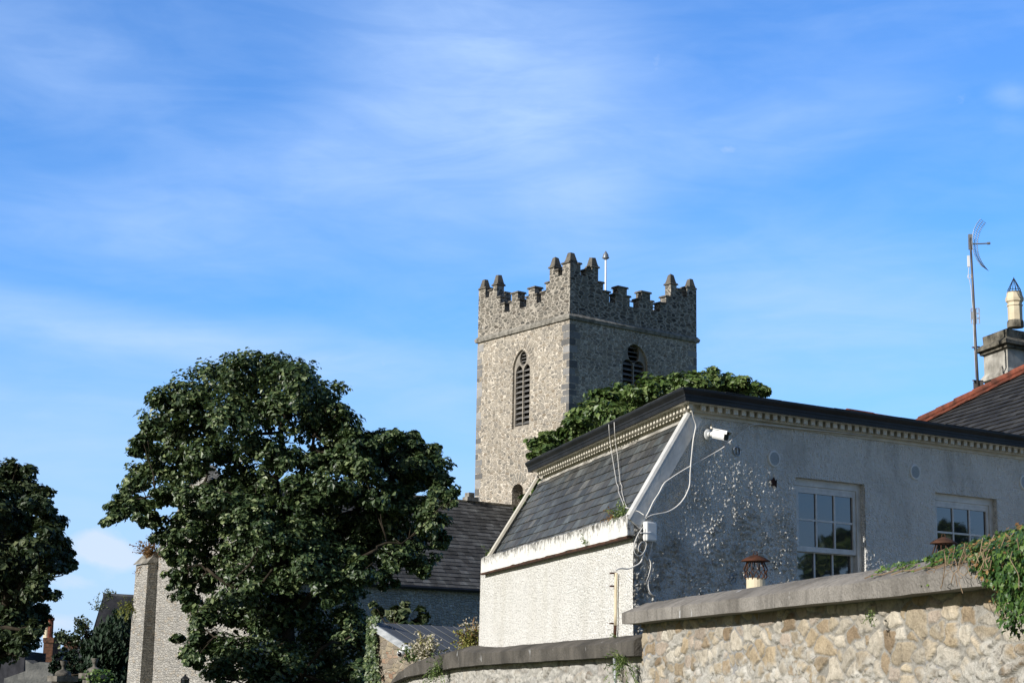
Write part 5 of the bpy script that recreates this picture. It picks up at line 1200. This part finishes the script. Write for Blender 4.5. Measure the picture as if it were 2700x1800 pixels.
mb.box(NV(t + .12, -.17, zRg + .05), -dN * .30, eTL * .34, ZH * .36); mb.box(NV(t + .22, -.2, zRg + .05), -dN * .62, eTL * .4, ZH * .17); fz = mb.build('finial_base', 'weathered_stone', church)
tuft('wall_plant', 'brown dried plant growing on top of the church buttress', 'plant', NV(Ln + .75, hw_ - .75, zb0 + .2), 70, .95, .75, 'dry_leaf', ZH, 3, 'dry_leaf', .08, .35)
tuft('wall_plant', 'yellow green plant growing from the side of the church buttress', 'plant', at_y(344, 1597, NV(Ln + 1.2, hw_ + .3, 0).y), 20, .7, .7, 'yellow_leaf', Vector((-.5, -.4, -.2)), 3, 'yellow_leaf', .09, .3)

# ------------------------------------------------------------------ trees
def tree(name, label, depth, clumps, base, mains, leaf, per, mat, dv=2.2, sub=11, tint=(.38, .17), fork=True, dens=1, subr=.40, cat='tree', group=None, tk=.42):
    b = at_y(*D(*base), depth); b.z = 0
    t = thing(name, label, cat, b, group)
    cen = crown('crown', clumps, depth, mat, t, leaf, per, sub, dv, tint=tint, subr=subr)
    tops = []
    for path, ra, rb in mains:
        pts = [Vector(at_y(*D(x, y), depth + dy)) for x, y, dy in path]
        if path[0][1] > 1500: pts[0].z = 0
        tops.append((pts, ra, rb))
    mb = MB(); limbs(mb, b, tops, cen, tk); mb.build('trunk', 'bark', t, True); return t
MAIN = [(800, 1000, 38), (828, 1022, 38), (868, 1018, 34), (900, 1010, 26), (945, 1012, 24), (330, 1030, 30), (420, 1380, 34), (450, 1520, 30), (835, 1440, 34), (850, 1500, 30), (520, 1160, 40, -2.4), (570, 1190, 42, -2.5), (610, 1230, 44, -2.5), (470, 1140, 36, -2.2), (430, 1130, 32, -2), (380, 1140, 30, -1.8), (650, 1260, 44, -2.4), (700, 1300, 40, -2.4), (760, 1350, 40, -2.2), (830, 1310, 40, -2), (840, 1050, 40), (860, 1060, 44), (815, 1030, 36), (720, 1110, 50), (590, 1160, 52), (680, 1180, 54), (760, 1180, 52), (840, 1250, 50), (500, 1140, 46), (420, 1190, 36), (880, 1170, 46), (945, 1080, 40), (620, 852, 62), (560, 868, 60), (500, 890, 62), (440, 915, 60), (385, 945, 56), (350, 985, 38), (680, 880, 62), (735, 920, 58), (765, 965, 52), (785, 1010, 40), (590, 930, 66), (660, 945, 62), (520, 955, 62), (455, 975, 58), (395, 1010, 50), (720, 985, 50),
        (350, 1060, 38), (320, 1100, 38), (300, 1135, 36), (280, 1165, 32), (262, 1190, 24), (325, 1165, 34), (370, 1110, 42), (415, 1080, 48), (345, 1195, 22), (470, 1050, 46), (530, 1060, 50),
        (420, 1145, 36), (590, 1030, 48), (640, 1050, 50), (600, 1110, 50), (540, 1120, 48), (760, 1060, 46), (800, 1060, 44), (835, 1085, 42), (720, 1060, 40), (690, 1130, 50), (770, 1120, 50), (830, 1140, 44),
        (880, 1040, 38), (925, 1030, 38), (965, 1045, 42), (990, 1085, 40), (1010, 1125, 36), (955, 1105, 44), (905, 1100, 40), (1035, 1140, 20), (870, 1130, 44), (930, 1160, 46), (985, 1165, 38),
        (1000, 1205, 36), (1010, 1240, 24), (950, 1230, 46), (890, 1210, 50), (830, 1210, 54), (960, 1275, 38), (975, 1312, 16), (905, 1275, 44), (850, 1285, 46), (900, 1325, 30), (790, 1290, 50),
        (375, 1222, 34), (430, 1225, 40), (410, 1275, 34), (398, 1325, 26), (430, 1340, 28), (470, 1190, 46), (480, 1265, 48), (470, 1330, 38), (530, 1200, 52),
        (560, 1260, 60), (560, 1340, 62), (520, 1395, 40), (620, 1200, 56), (640, 1290, 66), (700, 1230, 60), (720, 1310, 66), (770, 1240, 54), (780, 1365, 52), (640, 1370, 64), (700, 1400, 60),
        (470, 1430, 40), (455, 1480, 34), (408, 1470, 16), (500, 1490, 40), (560, 1430, 54), (560, 1510, 56), (520, 1550, 40), (640, 1450, 62), (650, 1540, 70), (730, 1470, 62), (750, 1550, 66), (800, 1430, 42), (815, 1490, 46), (825, 1550, 46), (600, 1600, 60), (720, 1620, 70)]
MLIMB = [([(660, 1700, 0), (655, 1400, 0), (640, 1240, .3), (635, 1130, .2), (650, 1030, 0), (640, 900, 0)], .34, .04),
         ([(650, 1300, 0), (600, 1200, -.5), (520, 1130, -.8), (430, 1120, -1), (380, 1130, -1), (330, 1150, -1)], .13, .03),
         ([(640, 1220, 0), (560, 1080, .6), (500, 1000, .6), (420, 960, .5)], .12, .03), ([(645, 1180, 0), (700, 1060, -.6), (740, 970, -.5)], .12, .03),
         ([(655, 1330, 0), (760, 1210, .6), (850, 1150, .8), (950, 1090, .5)], .14, .03), ([(655, 1420, 0), (760, 1330, -1), (860, 1260, -1.2), (940, 1240, -1)], .11, .02),
         ([(655, 1430, 0), (580, 1370, -1.4), (500, 1330, -1.6), (430, 1290, -1.4)], .11, .02), ([(655, 1560, 0), (560, 1480, -1.2), (470, 1460, -1)], .10, .02), ([(655, 1560, 0), (740, 1480, -1.5), (810, 1450, -1)], .10, .02)]
tree('sycamore_tree', 'broad dark green sycamore standing in front of the church nave', 55.0, MAIN, (655, 1700), MLIMB, .150, 74, 'sycamore_leaf', 1.7, 25, subr=.47, tint=(.40, .22))
LEFT = [(-10, 1100, 52), (35, 1095, 42), (70, 1125, 40), (95, 1160, 38), (112, 1200, 32), (0, 1170, 60), (60, 1190, 52), (20, 1240, 60), (90, 1240, 44), (125, 1255, 32), (150, 1280, 24), (160, 1300, 14), (-40, 1180, 60), (60, 1300, 56), (105, 1310, 36), (-20, 1310, 66), (100, 1360, 36), (50, 1370, 52), (90, 1410, 30), (0, 1390, 60), (60, 1430, 44), (80, 1450, 22), (20, 1450, 50), (-40, 1440, 60), (-60, 1350, 60), (45, 1480, 34), (-10, 1500, 40), (-70, 1240, 60), (-80, 1120, 50)]
tree('lime_tree', 'dark tree cut off by the left edge of the photo', 47.0, LEFT, (-20, 1700), [([(-20, 1700, 0), (-15, 1400, 0), (-5, 1250, 0), (10, 1140, 0)], .4, .06), ([(-15, 1420, 0), (40, 1360, -.6), (90, 1320, -.5)], .2, .04), ([(-10, 1330, 0), (50, 1230, .5), (100, 1190, .4)], .2, .04)], .150, 76, 'dark_leaf', 1.8, 26, (.36, .18), subr=.52)
BEH = [(1245, 1022, 28), (1228, 1035, 18), (1285, 1012, 32), (1325, 985, 34), (1345, 950, 36), (1385, 925, 38), (1350, 1000, 40), (1430, 915, 40), (1410, 960, 44), (1480, 905, 40), (1530, 895, 38), (1470, 950, 44), (1580, 885, 36), (1630, 878, 34), (1660, 888, 34), (1700, 890, 28), (1735, 898, 24), (1756, 900, 14), (1540, 945, 44), (1610, 930, 44), (1690, 930, 40), (1380, 1040, 40), (1300, 1050, 34), (1460, 1030, 50), (1560, 1020, 50), (1740, 940, 30)]
tree('maple_tree', 'bright green tree crown rising behind the white house, in front of the tower', 36.0, BEH, (1480, 1750), [([(1480, 1750, 0), (1480, 1200, 0), (1450, 1010, 0), (1430, 960, 0)], .12, .02), ([(1480, 1150, 0), (1570, 980, 0), (1650, 910, 0)], .07, .015), ([(1480, 1180, 0), (1360, 1060, 0), (1280, 1020, 0)], .06, .015)], .112, 74, 'bright_leaf', 1.3, 26, (.45, .2), subr=.56)
mt = [o for o in COL.objects if o.name == 'maple_tree'][0]; m2 = mt.copy(); COL.objects.link(m2); m2.location = Vector((14.0, 21.2, 0)); m2.scale = (.6, .95, .56); m2['label'] = 'leafy tree beyond the right edge, seen only as a reflection in the sash windows'
for c in list(mt.children):
    c2 = c.copy(); COL.objects.link(c2); c2.parent = m2; c2.matrix_parent_inverse = c.matrix_parent_inverse.copy()
tree('young_tree', 'small leafy branches showing left of the mansard near the little tower door', 33.0, [(1238, 1112, 16), (1222, 1128, 18), (1212, 1150, 16), (1228, 1150, 14), (1200, 1172, 14), (1215, 1175, 18), (1190, 1195, 14), (1205, 1210, 20)], (1230, 1750), [([(1230, 1750, 0), (1225, 1300, 0), (1220, 1160, 0)], .09, .02)], .14, 24, 'bright_leaf', .4, 7, (.33, .18), cat='tree')
tree('laurel_bush', 'dark bush behind the shed roof against the nave wall', 46.0, [(900, 1412, 26), (930, 1408, 30), (955, 1420, 26), (975, 1432, 20), (885, 1440, 30), (930, 1445, 34), (865, 1400, 20)], (920, 1700), [([(920, 1700, 0), (920, 1500, 0), (925, 1430, 0)], .1, .03)], .2, 30, 'dark_leaf', .6, 9, (.40, .18), cat='bush')
# ------------------------------------------------------------------ left background
z15 = lambda x, y, d: Vector(at_y(*Z(15, x, y), d))
yews = []
yt = thing('yew_tree', 'dark upright yew in front of the steep slate roof at left', 'tree', Vector((z15(1600, 900, 80).x, 80, 0)))
C, Nn, TD = [], [], []
top_ = [(1240, 860), (1300, 700), (1360, 640), (1420, 600), (1500, 380), (1560, 420), (1640, 340), (1700, 300), (1760, 230), (1830, 300), (1890, 330)]
for x, y in top_:
    for q in range(16):
        xx = x + random.uniform(-45, 45); yy = y + random.uniform(20, 640); dd = 80 + random.uniform(-1.6, 1.6); p = z15(xx, yy, dd)
        for k in range(95):
            h = random.uniform(0, 1.3); C.append((p.x + random.gauss(0, .12) * (1 + h), p.y + random.gauss(0, .14) * (1 + h), p.z - h * 1.1)); Nn.append((random.gauss(0, .7), random.gauss(-.5, .5), random.gauss(.3, .3))); TD.append((random.gauss(0, .2), random.gauss(0, .2), 1))
C = np.array(C); ok = C[:, 2] > .1; leaves('crown', C[ok], np.array(Nn)[ok], rng.uniform(.12, .26, ok.sum()), np.clip(rng.normal(.45, .25, ok.sum()), 0, 1), 'yew_leaf', yt, KITE, np.array(TD)[ok], 1.4)
mb = MB(); mb.tube([Vector((yt.location.x, 80, 0)), Vector((yt.location.x, 80, 3))], [.3, .1], 7); mb.build('trunk', 'bark', yt)
st = thing('steep_roofed_house', 'steep dark slate roofed building left of the church buttress', 'house', Vector((z15(1700, 600, 88).x, 88, 0)))
P_ = [z15(1528, 45, 88), z15(2100, 78, 88), z15(2140, 1500, 84), z15(1120, 1500, 84), z15(1236, 1000, 85.2)]
mb = MB(); mb.prism(P_, Vector((1.0, 9, 0))); mb.build('roof', 'shade_dark', st)
mb = MB(); q0, q1 = P_[0], P_[1]; mb.tube([q0, q1], .12, 6); mb.build('ridge_tiles', 'far_roof', st)
q = [f0(P_[3], 0), f0(P_[2], 0)]; mb = MB(); mb.box(q[0] + Vector((.3, .4, 0)), (q[1] - q[0]) * .9, Vector((.8, 7, 0)), ZH * max(.3, P_[3].z)); mb.build('wall', 'far_render', st)
for k, (x, y, lab) in enumerate([(1435, 250, 'ragged ivy on the left verge of the steep slate roof'), (1600, 40, 'wispy weeds on the ridge of the steep slate roof')]):
    tuft('wall_plant', lab, 'plant', z15(x, y, 86), 16, .8 if k == 0 else .4, .9, 'dark_leaf', ZH, 2, 'dark_leaf', .09)
fh = thing('far_house', 'distant slate roofed house with a brick chimney at bottom left', 'house', Vector((z15(1000, 900, 110).x, 110, 0)))
A0, A1, A2, A3 = z15(850, 832, 110), z15(1330, 840, 110), z15(1420, 1400, 106), z15(740, 1400, 106)
mb = MB(); mb.prism([A0, A1, A2, A3], Vector((0, 6, 0))); mb.build('roof', 'far_roof', fh)
mb = MB(); mb.box(f0(A3, 0), f0(A2, 0) - f0(A3, 0), Vector((0, 8, 0)), ZH * A3.z); mb.build('wall', 'far_render', fh)
s0_ = z15(935, 830, 110.5); mb = MB(); mb.box(s0_ - ZH * .8, z15(1145, 832, 110.5) - s0_, Vector((0, .9, 0)), ZH * (z15(935, 775, 110.5).z - s0_.z + .8)); mb.box(z15(925, 775, 110.4), z15(1155, 777, 110.4) - z15(925, 775, 110.4), Vector((0, 1.1, 0)), ZH * .22); mb.build('chimney', 'far_brick', fh)
fh2 = thing('far_house', 'distant house with a tall brick chimney and two pots beside the dark left tree', 'house', Vector((z15(690, 900, 104).x, 104, 0)))
s1_ = z15(625, 1045, 104); wv_ = z15(765, 1045, 104) - s1_; cz1 = z15(625, 745, 104).z
mb = MB(); mb.box(f0(s1_, 0), wv_, Vector((.2, 1.0, 0)), ZH * cz1); mb.box(f0(s1_, cz1) - wv_ * .05 - Vector((0, .06, 0)), wv_ * 1.12, Vector((.2, 1.1, 0)), ZH * .28); mb.build('chimney', 'far_brick', fh2)
for x in (682, 728):
    p = z15(x, 735, 104.4); mb = MB(); mb.lathe(f0(p, cz1 + .25), [(.24, 0), (.19, .1), (.18, 1.0), (.24, 1.06), (.22, 1.2)] if x > 700 else [(.24, 0), (.19, .1), (.18, .75), (.25, .8), (.22, .95)], 10); mb.build('chimney_pot', 'terracotta' if x > 700 else 'pot_cream', fh2)
mb = MB(); mb.prism([z15(560, 1010, 105), z15(860, 850, 107), z15(900, 1400, 105), z15(500, 1400, 105)], Vector((0, 6, 0))); mb.build('roof', 'far_roof', fh2)
bl = thing('shaded_house', 'house side under the left tree beside the pale wall, tree shade painted dark blue grey', 'house', Vector((z15(100, 1000, 74).x, 74, 0)))
B0_ = z15(-700, 870, 76); B1_ = z15(372, 868, 72); mb = MB(); mb.box(f0(B0_, 0), f0(B1_, 0) - f0(B0_, 0), Vector((-1.2, 8, 0)), ZH * B1_.z); mb.build('wall', 'shade_dark', bl)  # tree shade on this wall is put into its near-black colour
mb = MB(); q = [(-800, 1420), (60, 1275), (375, 1165), (375, 1000), (480, 1060), (590, 1030), (740, 1052), (780, 1200), (790, 1420)]
mb.prism([z15(x, y, 66) for x, y in q[1:-1]] + [f0(z15(790, 1400, 66), 0), f0(z15(60, 1400, 66), 0)], Vector((.2, .5, 0))); tag(mb.build('churchyard_wall', 'yard_wall'), 'pale grey broken-topped stone wall below the tall brick chimney at left', 'wall')
tree('hedge_bush', 'black green bush below the far roofs, behind the gate piers', 62.0, [(x / 5.6 / 1.14796, (1560 + y / 5.6) / 1.14796, 12) for x, y in ((800, 1080), (860, 960), (900, 1050), (960, 900), (1010, 980), (1060, 1040), (1100, 930), (1160, 1010), (1210, 1080), (820, 1180), (900, 1160), (980, 1120), (1060, 1160), (1140, 1150), (1220, 1180), (860, 1260), (960, 1260), (1060, 1270), (1160, 1270))], (165, 1640), [([(165, 1640, 0), (165, 1560, 0), (165, 1530, 0)], .06, .02)], .14, 26, 'yew_leaf', .4, 9, (.35, .2), cat='bush')
# bare shrub
sh_t = thing('elder_shrub', 'thin open shrub with sparse leaves against the sky at lower left', 'shrub', Vector((z15(1200, 900, 92).x, 92, 0)))
mb = MB(); C = []; Nn = []
for x, y, r in [(1230, 420, 90), (1150, 470, 80), (1290, 480, 90), (1200, 560, 110), (1300, 590, 80), (1150, 660, 90), (1250, 690, 100), (960, 640, 70), (880, 640, 60), (1010, 690, 70), (830, 625, 30), (1330, 650, 60), (1100, 730, 70), (920, 690, 50)]:
    c = z15(x, y, 92 + random.uniform(-.8, .8)); b = z15(1190 + (x - 1190) * .3, 900, 92); mb.tube([b, b.lerp(c, .5) + Vector((random.gauss(0, .15), 0, .1)), c], [.05, .03, .012], 4)
    for k in range(6):
        e = c + Vector(rdir(1)[0]) * r / 5.6 / F * 92 * 1.0; mb.tube([b.lerp(c, .7), e], [.014, .007], 3)
        for j in range(9): C.append(tuple(b.lerp(c, .7).lerp(e, random.uniform(.35, 1.1)) + Vector(rng.normal(size=3)) * .10)); Nn.append(tuple(rng.normal(size=3)))
mb.build('trunk', 'twig', sh_t); leaves('crown', np.array(C), np.array(Nn), rng.uniform(.12, .24, len(C)), np.clip(rng.normal(.3, .2, len(C)), 0, 1), 'dark_leaf', sh_t)
# gate piers with urns
def pier(xc, d, ycap, capw, urn_top, label, cap_x0):
    c = z15(xc, ycap, d); zc_ = c.z; c.z = 0; k = d / F / 5.6
    t = thing('gate_pier', label, 'gate pier', c, 'gate piers with stone urns')
    w = capw * k; e1 = hdir(52); e2 = hdir(-38)
    mb = MB(); mb.box(c - (e1 + e2) * w * .36, e1 * w * .72, e2 * w * .72, ZH * (zc_ - .12)); mb.build('shaft', 'pier_stone', t)
    mb = MB(); mb.box(c - (e1 + e2) * w * .5 + ZH * (zc_ - .118), e1 * w, e2 * w, ZH * .118); o = mb.build('cap', 'pier_stone', t)
    u = 1.0 * k; h = (ycap - urn_top) * k
    mb = MB(); mb.lathe(c + ZH * (zc_ + .001), [(115 * u, 0), (118 * u, .16 * h), (95 * u, .30 * h), (45 * u, .40 * h), (26 * u, .46 * h), (22 * u, .62 * h), (34 * u, .68 * h), (44 * u, .80 * h), (52 * u, .97 * h), (56 * u, h), (46 * u, h), (40 * u, .92 * h)], 14); mb.build('urn', 'pier_stone', t, True)
pier(930, 40, 1238, 330, 1022, 'left one of two stone gate piers topped by urns', 0); pier(1390, 42, 1198, 330, 985, 'right gate pier with urn, partly covered by yellow green ivy', 0)
m = 130; cp = z15(1500, 1180, 41.3); C = np.array([[cp.x + random.gauss(0, .16), cp.y + random.gauss(-.2, .1), cp.z - abs(random.gauss(0, .22)) + .06] for k in range(m)])
tag(leaves('ivy', C, rng.normal(size=(m, 3)) + np.array([-.4, -.8, .4]), rng.uniform(.05, .10, m), np.clip(rng.normal(.55, .25, m), 0, 1), 'ivy_leaf', None, LOBE), 'yellow green ivy on the cap of the right gate pier', 'ivy')
lt = thing('lantern', 'black glazed lantern on a post in front of the church gable', 'lamp', Vector((at_y(488, 1780, 58).x, 58, 0)))
lc = at_y(488, 1790, 58); lc.z = 0; zl = lambda v: zv(lc, v)
mb = MB(); mb.tube([lc, lc + ZH * (zl(1800) - .5)], .05, 8); mb.build('post', 'black_paint', lt)
mb = MB(); mb.lathe(lc, [(.15, zl(1789)), (.14, zl(1788)), (.07, zl(1783)), (.04, zl(1781)), (.03, zl(1777)), (.005, zl(1776))], 6); 
for k in range(6):
    an = math.pi / 3 * (k + .5); d = Vector((math.cos(an), math.sin(an), 0)); mb.tube([lc + d * .09 + ZH * (zl(1800) - .5), lc + d * .135 + ZH * zl(1789)], .012, 4)
mb.lathe(lc, [(.10, zl(1800) - .52), (.10, zl(1800) - .48)], 6); mb.build('frame', 'black_paint', lt)
mb = MB(); mb.lathe(lc, [(.085, zl(1800) - .47), (.125, zl(1789.3))], 6); mb.build('glass', 'window_glass', lt)
